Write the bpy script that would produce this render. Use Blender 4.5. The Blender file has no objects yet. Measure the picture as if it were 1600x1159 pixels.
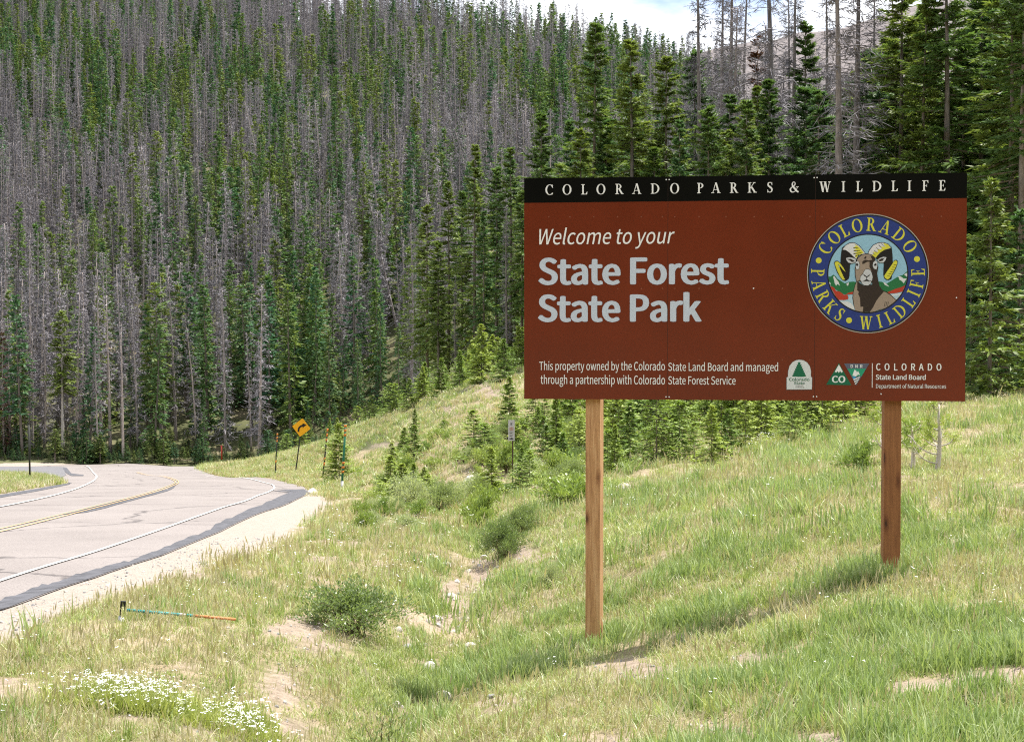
import bpy, math, random, os
import numpy as np
from mathutils import Vector, Matrix
from mathutils.geometry import delaunay_2d_cdt

S = bpy.context.scene
ROOT = S.collection
RNG = np.random.default_rng(7)
random.seed(7)

# ------------------------------------------------------------------ camera
F_PX, W_PX, H_PX, HORIZON = 2200.0, 1600.0, 1159.0, 520.0
PITCH = math.atan((H_PX / 2 - HORIZON) / F_PX)
cam = bpy.data.cameras.new("camera")
cam.sensor_width = 36.0
cam.lens = 36.0 * F_PX / W_PX
cam.clip_start, cam.clip_end = 0.1, 6000.0
cam_o = bpy.data.objects.new("camera", cam)
ROOT.objects.link(cam_o)
cam_o.rotation_euler = (math.pi / 2 - PITCH, 0, 0)
S.camera = cam_o

# ------------------------------------------------------------------ light
TOSUN = Vector((0.27, 0.20, 0.93)).normalized()
sun = bpy.data.lights.new("sun", "SUN")
sun.energy, sun.angle, sun.color = 5.0, math.radians(0.5), (1.0, 0.95, 0.87)
sun_o = bpy.data.objects.new("sun", sun)
ROOT.objects.link(sun_o)
sun_o.rotation_euler = TOSUN.to_track_quat('Z', 'Y').to_euler()

world = bpy.data.worlds.new("World")
S.world = world
world.use_nodes = True
wn, wl = world.node_tree.nodes, world.node_tree.links
bg = wn["Background"]
sky = wn.new("ShaderNodeTexSky")
sky.sky_type = 'NISHITA'
sky.sun_disc = False
sky.sun_elevation = math.asin(TOSUN.z)
sky.sun_rotation = math.atan2(TOSUN.x, TOSUN.y)
sky.altitude = 3000
bg.inputs[1].default_value = 0.11
tc = wn.new("ShaderNodeTexCoord")
mp = wn.new("ShaderNodeMapping")
mp.inputs['Scale'].default_value = (1.0, 1.0, 2.4)
mp.inputs['Location'].default_value = (0.31, 0.12, 0.2)
nz = wn.new("ShaderNodeTexNoise")
nz.inputs['Scale'].default_value = 3.4
nz.inputs['Detail'].default_value = 7
nz.inputs['Roughness'].default_value = 0.55
cr = wn.new("ShaderNodeValToRGB")
cr.color_ramp.elements[0].position = 0.365
cr.color_ramp.elements[1].position = 0.50
mx = wn.new("ShaderNodeMixRGB")
mx.inputs[2].default_value = (8.0, 8.2, 8.6, 1)
wl.new(tc.outputs['Generated'], mp.inputs[0])
wl.new(mp.outputs[0], nz.inputs['Vector'])
wl.new(nz.outputs[0], cr.inputs[0])
wl.new(cr.outputs[0], mx.inputs[0])
wl.new(sky.outputs[0], mx.inputs[1])
wl.new(mx.outputs[0], bg.inputs[0])

S.view_settings.view_transform = 'Standard'
S.view_settings.look = 'None'
S.view_settings.gamma = 1
S.view_settings.use_curve_mapping = False
S.view_settings.exposure = 0.95
S.cycles.max_bounces = 5
S.cycles.diffuse_bounces = 3
S.cycles.transmission_bounces = 3
S.cycles.transparent_max_bounces = 4
S.cycles.use_denoising = False
S.cycles.filter_width = 1.15
S.cycles.caustics_reflective = False
S.cycles.caustics_refractive = False

# ------------------------------------------------------------------ helpers
def px2uv(x, y):
    return (np.asarray(x, float) - W_PX / 2) / F_PX, (H_PX / 2 - np.asarray(y, float)) / F_PX

def at(x, y, d):
    """image position + distance along the view axis (world y) -> world point"""
    u, v = px2uv(x, y)
    den = math.cos(PITCH) + v * math.sin(PITCH)
    return np.stack([u * d / den, d + 0 * u, d * np.tan(np.arctan(v) - PITCH)], -1)

def project(P):
    P = np.asarray(P, float)
    c, s = math.cos(PITCH), math.sin(PITCH)
    f = P[..., 1] * c - P[..., 2] * s
    up = P[..., 1] * s + P[..., 2] * c
    return W_PX / 2 + F_PX * P[..., 0] / f, H_PX / 2 - F_PX * up / f

def tri_mesh(name, V, T, mats, mi=None, smooth=False):
    V = np.asarray(V, np.float32).reshape(-1, 3)
    T = np.asarray(T, np.int32).reshape(-1, 3)
    me = bpy.data.meshes.new(name)
    me.vertices.add(len(V)); me.vertices.foreach_set("co", V.ravel())
    me.loops.add(T.size); me.loops.foreach_set("vertex_index", T.ravel())
    me.polygons.add(len(T))
    me.polygons.foreach_set("loop_start", np.arange(0, T.size, 3, dtype=np.int32))
    me.polygons.foreach_set("loop_total", np.full(len(T), 3, np.int32))
    if mi is not None:
        me.polygons.foreach_set("material_index", np.asarray(mi, np.int32))
    me.polygons.foreach_set("use_smooth", np.full(len(T), bool(smooth)))
    for m in (mats if isinstance(mats, (list, tuple)) else [mats]):
        me.materials.append(m)
    me.update(calc_edges=True)
    me.validate()
    return me

def link(me, name, parent=None):
    o = bpy.data.objects.new(name, me)
    ROOT.objects.link(o)
    if parent is not None:
        o.parent = parent
    return o

def tag(o, label=None, cat=None, group=None, kind=None):
    if label: o['label'] = label
    if cat: o['category'] = cat
    if group: o['group'] = group
    if kind: o['kind'] = kind
    return o

def thing(name, label, cat, loc, rotz=0.0, group=None, rot=None):
    o = bpy.data.objects.new(name, None)
    ROOT.objects.link(o)
    o.empty_display_size = 0.2
    o.location = loc
    o.rotation_euler = rot if rot is not None else (0, 0, rotz)
    return tag(o, label, cat, group)

class MB:
    """collects triangles"""
    def __init__(self): self.V, self.T, self.M, self.n = [], [], [], 0
    def add(self, V, T, m=0):
        V = np.asarray(V, float).reshape(-1, 3); T = np.asarray(T, int).reshape(-1, 3)
        self.V.append(V); self.T.append(T + self.n); self.M.append(np.full(len(T), m)); self.n += len(V)
    def box(self, x0, x1, y0, y1, z0, z1, m=0):
        v = [(x, y, z) for z in (z0, z1) for y in (y0, y1) for x in (x0, x1)]
        q = [(0, 2, 3, 1), (4, 5, 7, 6), (0, 1, 5, 4), (2, 6, 7, 3), (0, 4, 6, 2), (1, 3, 7, 5)]
        self.add(v, [t for a, b, c, d in q for t in ((a, b, c), (a, c, d))], m)
    def tube(self, pts, rad, n=7, m=0, cap=True):
        pts = np.asarray(pts, float); rad = np.broadcast_to(np.asarray(rad, float), (len(pts),))
        tg = np.gradient(pts, axis=0); tg /= np.linalg.norm(tg, axis=1)[:, None] + 1e-9
        ref = np.where(np.abs(tg[:, 2:3]) > 0.9, np.array([[1., 0, 0]]), np.array([[0, 0, 1.]]))
        a = np.cross(tg, ref); a /= np.linalg.norm(a, axis=1)[:, None] + 1e-9
        b = np.cross(tg, a)
        th = np.arange(n) * 2 * math.pi / n
        V = pts[:, None] + rad[:, None, None] * (np.cos(th)[None, :, None] * a[:, None] + np.sin(th)[None, :, None] * b[:, None])
        k = len(pts); i = np.arange(k - 1)[:, None] * n; j = np.arange(n)[None]; j2 = (j + 1) % n
        A, B, C, D = i + j, i + j2, i + n + j2, i + n + j
        T = np.concatenate([np.stack([A, B, C], -1).reshape(-1, 3), np.stack([A, C, D], -1).reshape(-1, 3)])
        V = V.reshape(-1, 3)
        if cap:
            V = np.concatenate([V, pts[:1], pts[-1:]])
            jj = np.arange(n)
            T = np.concatenate([T, np.stack([np.full(n, k * n), (jj + 1) % n, jj], -1),
                                np.stack([np.full(n, k * n + 1), (k - 1) * n + jj, (k - 1) * n + (jj + 1) % n], -1)])
        self.add(V, T, m)
    def arr(self): return np.concatenate(self.V), np.concatenate(self.T), np.concatenate(self.M)
    def mesh(self, name, mats, smooth=False):
        V, T, M = self.arr()
        return tri_mesh(name, V, T, mats, M, smooth)
    def build(self, name, mats, parent=None, smooth=False): return link(self.mesh(name, mats, smooth), name, parent)

# ------------------------------------------------------------------ materials
def new_mat(name):
    m = bpy.data.materials.new(name); m.use_nodes = True
    nt = m.node_tree
    return m, nt.nodes, nt.links, nt.nodes["Principled BSDF"]

def ramp(n, stops):
    r = n.new("ShaderNodeValToRGB"); e = r.color_ramp.elements
    e[0].position, e[0].color = stops[0][0], (*stops[0][1], 1)
    e[1].position, e[1].color = stops[-1][0], (*stops[-1][1], 1)
    for p, c in stops[1:-1]:
        x = e.new(p); x.color = (*c, 1)
    return r

def noise(n, l, scale, detail=4, rough=0.55, vec=None, coord='Object', mapscale=None):
    if vec is None:
        t = n.new("ShaderNodeTexCoord"); vec = t.outputs[coord]
    if mapscale:
        m = n.new("ShaderNodeMapping"); m.inputs['Scale'].default_value = mapscale
        l.new(vec, m.inputs[0]); vec = m.outputs[0]
    z = n.new("ShaderNodeTexNoise")
    z.inputs['Scale'].default_value = scale; z.inputs['Detail'].default_value = detail; z.inputs['Roughness'].default_value = rough
    l.new(vec, z.inputs['Vector'])
    return z

def mixc(n, l, fac, a, b, mode='MIX'):
    m = n.new("ShaderNodeMixRGB"); m.blend_type = mode
    for i, x in ((0, fac), (1, a), (2, b)):
        if hasattr(x, 'is_linked') or isinstance(x, bpy.types.NodeSocket): l.new(x, m.inputs[i])
        elif i == 0: m.inputs[0].default_value = x
        else: m.inputs[i].default_value = (*x, 1)
    return m.outputs[0]

def bump(n, l, bs, h, strength=0.3, dist=0.02):
    b = n.new("ShaderNodeBump"); b.inputs['Strength'].default_value = strength; b.inputs['Distance'].default_value = dist
    l.new(h, b.inputs['Height']); l.new(b.outputs[0], bs.inputs['Normal'])

def flat_mat(name, col, rough=0.6, var=0.12, scale=20, spec=0.3):
    m, n, l, b = new_mat(name)
    z = noise(n, l, scale)
    r = ramp(n, [(0.3, tuple(c * (1 - var) for c in col)), (0.7, tuple(min(1, c * (1 + var)) for c in col))])
    l.new(z.outputs[0], r.inputs[0]); l.new(r.outputs[0], b.inputs['Base Color'])
    b.inputs['Roughness'].default_value = rough
    b.inputs['Specular IOR Level'].default_value = spec
    return m

def leaf_mat(name, cols, trans=0.3, rough=0.55, nscale=1.2, spec=0.3, tint=(1.25, 1.3, 0.7)):
    """foliage: colour varies per plant and per clump, some light passes through"""
    m, n, l, b = new_mat(name)
    oi = n.new("ShaderNodeObjectInfo")
    r = ramp(n, [(i / (len(cols) - 1), c) for i, c in enumerate(cols)])
    z = noise(n, l, nscale, 3)
    md = n.new("ShaderNodeMath"); md.operation = 'MULTIPLY_ADD'
    md.inputs[1].default_value = 0.9; md.inputs[2].default_value = -0.45
    l.new(z.outputs[0], md.inputs[0])
    ad = n.new("ShaderNodeMath"); ad.operation = 'ADD'; ad.use_clamp = True
    l.new(md.outputs[0], ad.inputs[0]); l.new(oi.outputs['Random'], ad.inputs[1])
    l.new(ad.outputs[0], r.inputs[0])
    l.new(r.outputs[0], b.inputs['Base Color'])
    b.inputs['Roughness'].default_value = rough
    b.inputs['Specular IOR Level'].default_value = spec
    if trans > 0:
        t = n.new("ShaderNodeBsdfTranslucent")
        l.new(mixc(n, l, 1.0, r.outputs[0], tint, 'MULTIPLY'), t.inputs[0])
        ms = n.new("ShaderNodeMixShader"); ms.inputs[0].default_value = trans
        l.new(b.outputs[0], ms.inputs[1]); l.new(t.outputs[0], ms.inputs[2])
        l.new(ms.outputs[0], n["Material Output"].inputs[0])
    return m

M_NEEDLE = leaf_mat("spruce_needles", [(0.070, 0.135, 0.050), (0.115, 0.185, 0.055), (0.185, 0.235, 0.058), (0.080, 0.165, 0.065)], 0.33, 0.5)
M_NEEDLE_FAR = leaf_mat("slope_needles", [(0.062, 0.142, 0.070), (0.112, 0.192, 0.058), (0.190, 0.230, 0.062), (0.062, 0.165, 0.095)], 0.28, 0.6, 0.5)
M_NEEDLE_YOUNG = leaf_mat("young_fir_needles", [(0.16, 0.25, 0.06), (0.26, 0.35, 0.08), (0.34, 0.41, 0.10)], 0.32, 0.5)
M_NEEDLE_RED = leaf_mat("red_dead_needles", [(0.11, 0.05, 0.035), (0.15, 0.075, 0.05)], 0.1)
M_TWIG = leaf_mat("dead_twigs", [(0.145, 0.135, 0.148), (0.205, 0.193, 0.212), (0.30, 0.28, 0.30)], 0.0, 0.85, 0.6)
M_WILLOW = leaf_mat("willow_leaves", [(0.14, 0.20, 0.075), (0.25, 0.31, 0.14), (0.42, 0.46, 0.30)], 0.42, 0.35, 3.0, 0.5)
M_BUSH = leaf_mat("bush_leaves", [(0.16, 0.24, 0.06), (0.26, 0.34, 0.09), (0.36, 0.41, 0.14)], 0.3, 0.4, 2.0, 0.5)
M_GRASS = leaf_mat("grass_blades", [(0.21, 0.29, 0.085), (0.30, 0.36, 0.13), (0.43, 0.45, 0.23)], 0.32, 0.4, 4.0, 0.4)
M_GRASS_LUSH = leaf_mat("lush_grass_blades", [(0.20, 0.28, 0.10), (0.28, 0.365, 0.15), (0.40, 0.45, 0.23)], 0.32, 0.4, 4.0, 0.4)
M_STRAW = leaf_mat("dry_grass_blades", [(0.33, 0.29, 0.16), (0.43, 0.385, 0.25), (0.54, 0.49, 0.37)], 0.3, 0.6, 4.0)
M_PETAL = flat_mat("white_petals", (0.82, 0.82, 0.78), 0.7, 0.05)

def bark_mat(name, c0, c1, scale=6):
    m, n, l, b = new_mat(name)
    z = noise(n, l, scale, 6, 0.65, mapscale=(3, 3, 0.5))
    r = ramp(n, [(0.32, c0), (0.68, c1)])
    l.new(z.outputs[0], r.inputs[0])
    oi = n.new("ShaderNodeObjectInfo")
    rr = ramp(n, [(0, (0.75, 0.75, 0.75)), (1, (1.2, 1.15, 1.1))]); l.new(oi.outputs['Random'], rr.inputs[0])
    l.new(mixc(n, l, 1.0, r.outputs[0], rr.outputs[0], 'MULTIPLY'), b.inputs['Base Color'])
    b.inputs['Roughness'].default_value = 0.9
    bump(n, l, b, z.outputs[0], 0.6, 0.03)
    return m
M_BARK = bark_mat("conifer_bark", (0.10, 0.085, 0.075), (0.24, 0.205, 0.18))
M_BARK_DEAD = bark_mat("dead_tree_bark", (0.20, 0.175, 0.17), (0.48, 0.42, 0.40))
M_BARK_SHADE = bark_mat("shaded_dead_bark", (0.10, 0.088, 0.088), (0.27, 0.24, 0.235))  # dead bark with a darkened colour, standing for near trunks in shade
M_BARK_WHITE = bark_mat("bleached_wood", (0.38, 0.35, 0.33), (0.62, 0.58, 0.54))
M_STEM = flat_mat("shrub_stems", (0.13, 0.09, 0.06), 0.8)

# ground
def ground_mat():
    m, n, l, b = new_mat("hillside_ground")
    def A(nm):
        a = n.new("ShaderNodeAttribute"); a.attribute_name = nm; return a.outputs['Fac']
    g = n.new("ShaderNodeNewGeometry"); P = g.outputs['Position']
    z1 = noise(n, l, 0.6, 5, 0.6, P); z2 = noise(n, l, 9, 5, 0.65, P); z3 = noise(n, l, 60, 3, 0.6, P)
    turf = ramp(n, [(0.30, (0.10, 0.10, 0.045)), (0.44, (0.19, 0.165, 0.09)), (0.54, (0.30, 0.24, 0.16)), (0.68, (0.42, 0.33, 0.26))])
    l.new(mixc(n, l, 0.5, z1.outputs[0], z2.outputs[0]), turf.inputs[0])
    soil = ramp(n, [(0.30, (0.09, 0.07, 0.05)), (0.46, (0.235, 0.185, 0.14)), (0.72, (0.40, 0.33, 0.265))])
    l.new(mixc(n, l, 0.5, z2.outputs[0], z3.outputs[0]), soil.inputs[0])
    grav = ramp(n, [(0.30, (0.18, 0.15, 0.125)), (0.5, (0.30, 0.255, 0.22)), (0.70, (0.42, 0.365, 0.32))])
    l.new(mixc(n, l, 0.65, z2.outputs[0], z3.outputs[0]), grav.inputs[0])
    wood = ramp(n, [(0.3, (0.05, 0.055, 0.025)), (0.54, (0.10, 0.105, 0.05)), (0.66, (0.20, 0.165, 0.11)), (0.78, (0.38, 0.29, 0.21))])
    zf = noise(n, l, 0.12, 6, 0.65, P); l.new(zf.outputs[0], wood.inputs[0])
    def edge(attr, amp=0.5, w=0.08):
        s = n.new("ShaderNodeMath"); s.operation = 'MULTIPLY_ADD'; s.inputs[1].default_value = amp; s.inputs[2].default_value = -amp / 2
        l.new(mixc(n, l, 0.5, z2.outputs[0], z1.outputs[0]), s.inputs[0])
        a = n.new("ShaderNodeMath"); a.operation = 'ADD'; l.new(attr, a.inputs[0]); l.new(s.outputs[0], a.inputs[1])
        r = ramp(n, [(0.5 - w, (0, 0, 0)), (0.5 + w, (1, 1, 1))]); l.new(a.outputs[0], r.inputs[0])
        return r.outputs[0]
    c = mixc(n, l, edge(A('forest'), 0.6), turf.outputs[0], wood.outputs[0])
    c = mixc(n, l, edge(A('dirt'), 1.2, 0.14), c, soil.outputs[0])
    c = mixc(n, l, edge(A('gravel'), 1.1, 0.12), c, grav.outputs[0])
    c = mixc(n, l, edge(A('ochre'), 0.8, 0.2), c, (0.30, 0.17, 0.05))
    l.new(c, b.inputs['Base Color']); b.inputs['Roughness'].default_value = 0.95
    b.inputs['Specular IOR Level'].default_value = 0.15
    bump(n, l, b, mixc(n, l, 0.5, z2.outputs[0], z3.outputs[0]), 0.7, 0.05)
    return m
M_GROUND = ground_mat()

def asphalt_mat():
    m, n, l, b = new_mat("worn_asphalt")
    g = n.new("ShaderNodeNewGeometry"); P = g.outputs['Position']
    z1 = noise(n, l, 0.35, 5, 0.6, P); z2 = noise(n, l, 45, 3, 0.7, P)
    r = ramp(n, [(0.3, (0.195, 0.173, 0.165)), (0.7, (0.242, 0.216, 0.206))]); l.new(z1.outputs[0], r.inputs[0])
    r2 = ramp(n, [(0.3, (0.65, 0.65, 0.65)), (0.7, (1.25, 1.25, 1.25))]); l.new(z2.outputs[0], r2.inputs[0])
    v = n.new("ShaderNodeTexVoronoi"); v.feature = 'DISTANCE_TO_EDGE'; v.inputs['Scale'].default_value = 0.16
    wz = noise(n, l, 0.8, 4, 0.6, P)
    va = n.new("ShaderNodeVectorMath"); va.operation = 'MULTIPLY_ADD'; va.inputs[1].default_value = (1.2, 1.2, 1.2)
    l.new(wz.outputs['Color'], va.inputs[0]); l.new(P, va.inputs[2]); l.new(va.outputs[0], v.inputs['Vector'])
    rc = ramp(n, [(0.004, (0.35, 0.35, 0.37)), (0.012, (1, 1, 1))]); l.new(v.outputs['Distance'], rc.inputs[0])
    c = mixc(n, l, 1.0, r.outputs[0], r2.outputs[0], 'MULTIPLY')
    c = mixc(n, l, 0.8, c, rc.outputs[0], 'MULTIPLY')
    l.new(c, b.inputs['Base Color']); b.inputs['Roughness'].default_value = 0.85; b.inputs['Specular IOR Level'].default_value = 0.2
    bump(n, l, b, z2.outputs[0], 0.3, 0.008)
    return m
M_ASPHALT = asphalt_mat()
M_TAR = flat_mat("crack_sealant_tar", (0.075, 0.075, 0.085), 0.7, 0.4, 6)
M_PAVE_GREY = flat_mat("grey_side_asphalt", (0.13, 0.127, 0.135), 0.9, 0.15, 1)
def paint_mat(name, col):
    m, n, l, b = new_mat(name)
    g = n.new("ShaderNodeNewGeometry"); z = noise(n, l, 14, 6, 0.7, g.outputs['Position'])
    r = ramp(n, [(0.28, tuple(0.5 * c + 0.17 for c in col)), (0.42, col)]); l.new(z.outputs[0], r.inputs[0])
    l.new(r.outputs[0], b.inputs['Base Color']); b.inputs['Roughness'].default_value = 0.6
    return m
M_WHITE_LINE = paint_mat("white_road_paint", (0.46, 0.455, 0.44))
M_YELLOW_LINE = paint_mat("yellow_road_paint", (0.44, 0.30, 0.13))
M_MOUNT = None
def mount_mat():
    m, n, l, b = new_mat("bare_mountain")
    g = n.new("ShaderNodeNewGeometry"); P = g.outputs['Position']
    z = noise(n, l, 0.03, 8, 0.7, P); z2 = noise(n, l, 0.25, 4, 0.7, P, mapscale=(1, 1, 0.25))
    r = ramp(n, [(0.35, (0.09, 0.078, 0.078)), (0.5, (0.17, 0.148, 0.148)), (0.65, (0.26, 0.225, 0.215))])
    l.new(mixc(n, l, 0.5, z.outputs[0], z2.outputs[0]), r.inputs[0]); l.new(r.outputs[0], b.inputs['Base Color'])
    b.inputs['Roughness'].default_value = 1; bump(n, l, b, z2.outputs[0], 1.0, 4)
    return m
M_MOUNT = mount_mat()

# ------------------------------------------------------------------ terrain
Y2D_Y = np.array([722, 730, 738, 745, 750, 757, 765, 775, 795, 832, 870, 910, 950, 1010], float)
Y2D_D = np.array([170, 135, 105, 84, 73, 61, 52, 44, 33, 23.5, 18, 14.5, 12.3, 10.0], float)
def road_d(y): return np.exp(np.interp(y, Y2D_Y, np.log(Y2D_D)))

CTRL = [  # picture x, distance, picture y
 (0,4,1440),(800,4,1420),(1600,4,1370),(-400,4,1450),(2000,4,1340),
 (0,7.2,1159),(270,8.3,1100),(560,8,1150),(800,7.2,1159),(1200,6.4,1159),(1600,5.8,1159),(2000,5.6,1150),
 (200,10.8,972),(545,12.5,962),(700,14,960),(690,11,1045),(924,11.7,1012),(1397,11.35,888),(1160,11.55,948),
 (1600,10,930),(1600,15,800),(1600,24,700),(1600,40,620),(1600,55,598),(2000,11,880),(2000,24,670),(2000,50,580),
 (1200,8.5,1050),(850,9,1075),(1250,16,800),(1250,25,722),(1100,26,732),(1100,15,850),(950,17,852),(950,26,762),(950,36,702),
 (1300,38,652),(1100,45,642),(950,52,642),(1000,65,603),(1300,60,602),
 (770,20,855),(725,28,800),(800,36,762),(650,42,762),(560,46,772),(600,17.5,885),(560,22,842),(500,33,802),(660,20,862),
 (470,84,741.5),(432,80,743.5),(507,66,750),(540,54,764),(400,90,744),(350,100,740),
 (450,112,708),(550,94,672),(650,82,640),(720,70,613),(800,66,590),(600,68,702),(700,52,682),(800,48,652),(700,43,732),
 (700,95,592),(800,95,572),(600,100,662),(450,140,716),
 (400,170,716),(500,160,700),(600,165,660),(700,170,602),(800,170,570),(1000,150,560),(1300,150,550),(1600,150,540),(2000,150,530),
 (1000,100,585),(1300,100,580),(1600,90,585),
]
for yy, dd in zip(Y2D_Y, Y2D_D):
    for xx in (-450, -200, 0, 150, 300, 400):
        lim = np.interp(yy, [722, 745, 765, 785, 810, 850, 890, 925, 955, 1010], [420, 380, 470, 440, 390, 290, 200, 100, 20, -120])
        if xx <= lim: CTRL.append((xx, dd, yy))
for xx, crest, yc in ((-450, 640, -95), (-100, 640, -95), (250, 560, -30), (500, 480, 30), (700, 430, 66), (900, 440, 108), (1060, 450, 158), (1300, 460, 190), (1600, 460, 210), (2000, 460, 215)):
    z0d = 170
    zb = at(xx, np.interp(xx, [400, 700, 1000], [720, 602, 560]), z0d)[2]
    zc = at(xx, yc, crest)[2]
    for f in (0.25, 0.5, 0.75, 1.0):
        d = z0d + (crest - z0d) * f
        z = zb + (zc - zb) * (f ** 1.08)
        CTRL.append((xx, d, H_PX / 2 - F_PX * math.tan(math.atan2(z, d) + PITCH)))
    for d, k in ((crest * 1.3, 0.72), (crest * 1.8, 0.3)):
        CTRL.append((xx, d, H_PX / 2 - F_PX * math.tan(math.atan2(zc * k, d) + PITCH)))
CTRL = np.array(CTRL, float)
def tps_feat(x, d): return np.stack([(x - 800) / F_PX * 2.6, np.log(d)], -1)
def tps_k(a, b):
    r2 = ((a[:, None] - b[None]) ** 2).sum(-1)
    return r2 * np.log(r2 + 1e-12) * 0.5
CP = tps_feat(CTRL[:, 0], CTRL[:, 1])
CV = np.tan(np.arctan((H_PX / 2 - CTRL[:, 2]) / F_PX) - PITCH)
K = tps_k(CP, CP) + 1e-4 * np.eye(len(CP)); Pm = np.c_[np.ones(len(CP)), CP]
SOL = np.linalg.solve(np.block([[K, Pm], [Pm.T, np.zeros((3, 3))]]), np.r_[CV, np.zeros(3)])
def slope_at(x, d):
    x = np.clip(np.ravel(x), -450, 2000); d = np.clip(np.ravel(d), 4.0, 900)
    out = np.empty(len(x))
    for i in range(0, len(x), 20000):
        f = tps_feat(x[i:i + 20000], d[i:i + 20000])
        out[i:i + 20000] = tps_k(f, CP) @ SOL[:-3] + np.c_[np.ones(len(f)), f] @ SOL[-3:]
    return out

# smooth value noise in world metres
_PERM = RNG.random((256, 256))
def vnoise(x, y, s, seed=0):
    x = np.asarray(x, float) / s + 37.1 * seed + 500; y = np.asarray(y, float) / s + 91.7 * seed + 500
    xi, yi = np.floor(x).astype(int), np.floor(y).astype(int); fx, fy = x - xi, y - yi
    fx = fx * fx * (3 - 2 * fx); fy = fy * fy * (3 - 2 * fy)
    g = lambda a, b: _PERM[a % 256, b % 256]
    return (g(xi, yi) * (1 - fx) + g(xi + 1, yi) * fx) * (1 - fy) + (g(xi, yi + 1) * (1 - fx) + g(xi + 1, yi + 1) * fx) * fy

def base_z(x, y):
    """smooth ground height"""
    x = np.asarray(x, float); y = np.asarray(y, float); sh = x.shape
    x, y = x.ravel(), y.ravel()
    d = np.where(y > 4, y, np.maximum(4.0, np.abs(y)))
    px = 800 + F_PX * x / np.maximum(d, 4)
    z = slope_at(px, d) * np.clip(d, 4, 900)
    z0 = -1.62 + 0.02 * np.clip(x, -60, 60)
    w = np.clip((y - 3) / 3, 0, 1); w = w * w * (3 - 2 * w)
    # the valley side behind the photographer
    b = np.clip((-y - 25) / 300, 0, 1)
    return (z0 * (1 - w) + z * w + 150 * b ** 1.3).reshape(sh)

ASPHALT = [(-420,1085),(-200,1015),(0,955),(50,941),(100,925),(150,909),(200,891),(250,872),(300,851),(350,829),(400,806),(430,793),(455,781),(472,772),(482,766),(484,762.5),(474,758),(455,754),(430,750.5),(400,747.5),(370,744.5),(340,741),(318,738),(306,735.5),(318,732.5),(345,731),(400,729.8),(460,729),
           (460,724.6),(330,723.6),(200,722.4),(0,723),(-200,723),(-420,723),(-420,744),(-200,744),(0,744.5),(55,746),(90,750),(112,755.5),(60,764),(0,774),(-100,790),(-200,806),(-420,845)]
def px_ground(pts, n_sub=1):
    """picture polyline on the road surface -> world xy"""
    P = np.array(pts, float)
    if n_sub > 1:
        t = np.linspace(0, len(P) - 1, (len(P) - 1) * n_sub + 1); i = np.minimum(t.astype(int), len(P) - 2); f = (t - i)[:, None]
        P = P[i] * (1 - f) + P[i + 1] * f
    return at(P[:, 0], P[:, 1], road_d(P[:, 1]))[:, :2]
ROAD_XY = px_ground(ASPHALT)
def inside(poly, x, y):
    r = np.zeros(x.shape, bool); n = len(poly)
    for i in range(n):
        (x0, y0), (x1, y1) = poly[i], poly[(i + 1) % n]
        if y0 == y1: continue
        c = (y0 > y) != (y1 > y)
        r ^= c & (x < (x1 - x0) * (y - y0) / (y1 - y0) + x0)
    return r
def poly_dist(poly, x, y, closed=True):
    n = len(poly); dm = np.full(x.shape, 1e9)
    for i in range(n if closed else n - 1):
        a, b = np.array(poly[i]), np.array(poly[(i + 1) % n]); ab = b - a; L = (ab ** 2).sum() + 1e-12
        t = np.clip(((x - a[0]) * ab[0] + (y - a[1]) * ab[1]) / L, 0, 1)
        dm = np.minimum(dm, (x - a[0] - t * ab[0]) ** 2 + (y - a[1] - t * ab[1]) ** 2)
    return np.sqrt(dm)
def road_sd(x, y):
    s = poly_dist(ROAD_XY, x, y)
    return np.where(inside(ROAD_XY, x, y), -s, s)

DITCH_W = at(np.array([728., 742, 752, 712, 700, 690, 640, 560, 480]), np.array([795., 830, 868, 925, 970, 1020, 1080, 1130, 1185]), np.array([29., 23, 18.5, 15.2, 13.3, 11.6, 9.8, 8.3, 7.0]))[:, :2]
def ditch_dist(x, y):
    return poly_dist(DITCH_W, x, y, closed=False)
def ground_z(x, y, sd=None, micro=True):
    x = np.asarray(x, float); y = np.asarray(y, float)
    z = base_z(x, y)
    if sd is None: sd = road_sd(x, y)
    if micro:
        w = np.clip((sd - 0.2) / 2.0, 0, 1)
        z = z + w * ((vnoise(x, y, 1.7, 1) - 0.5) * 0.16 + (vnoise(x, y, 0.55, 2) - 0.5) * 0.08 + (vnoise(x, y, 0.2, 5) - .5) * 0.03)
        far = np.clip((y - 150) / 100, 0, 1)
        z = z + far * ((vnoise(x, y, 40, 3) - 0.5) * 9 + (vnoise(x, y, 14, 4) - 0.5) * 4)
    dd = ditch_dist(x, y)
    z = z - np.where((y > 4) & (y < 32), (.17 * np.exp(-(dd / .40) ** 2) + .12 * np.exp(-(dd / 1.2) ** 2)), 0)
    return z - 0.14 * np.clip((-sd - .25) / 0.35, 0, 1)

def gz(x, y): return float(ground_z(np.array([x]), np.array([y]))[0])
def base_at(px, d):
    x = (px - 800) / F_PX * d
    return np.array([x, d, gz(x, d)])

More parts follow.
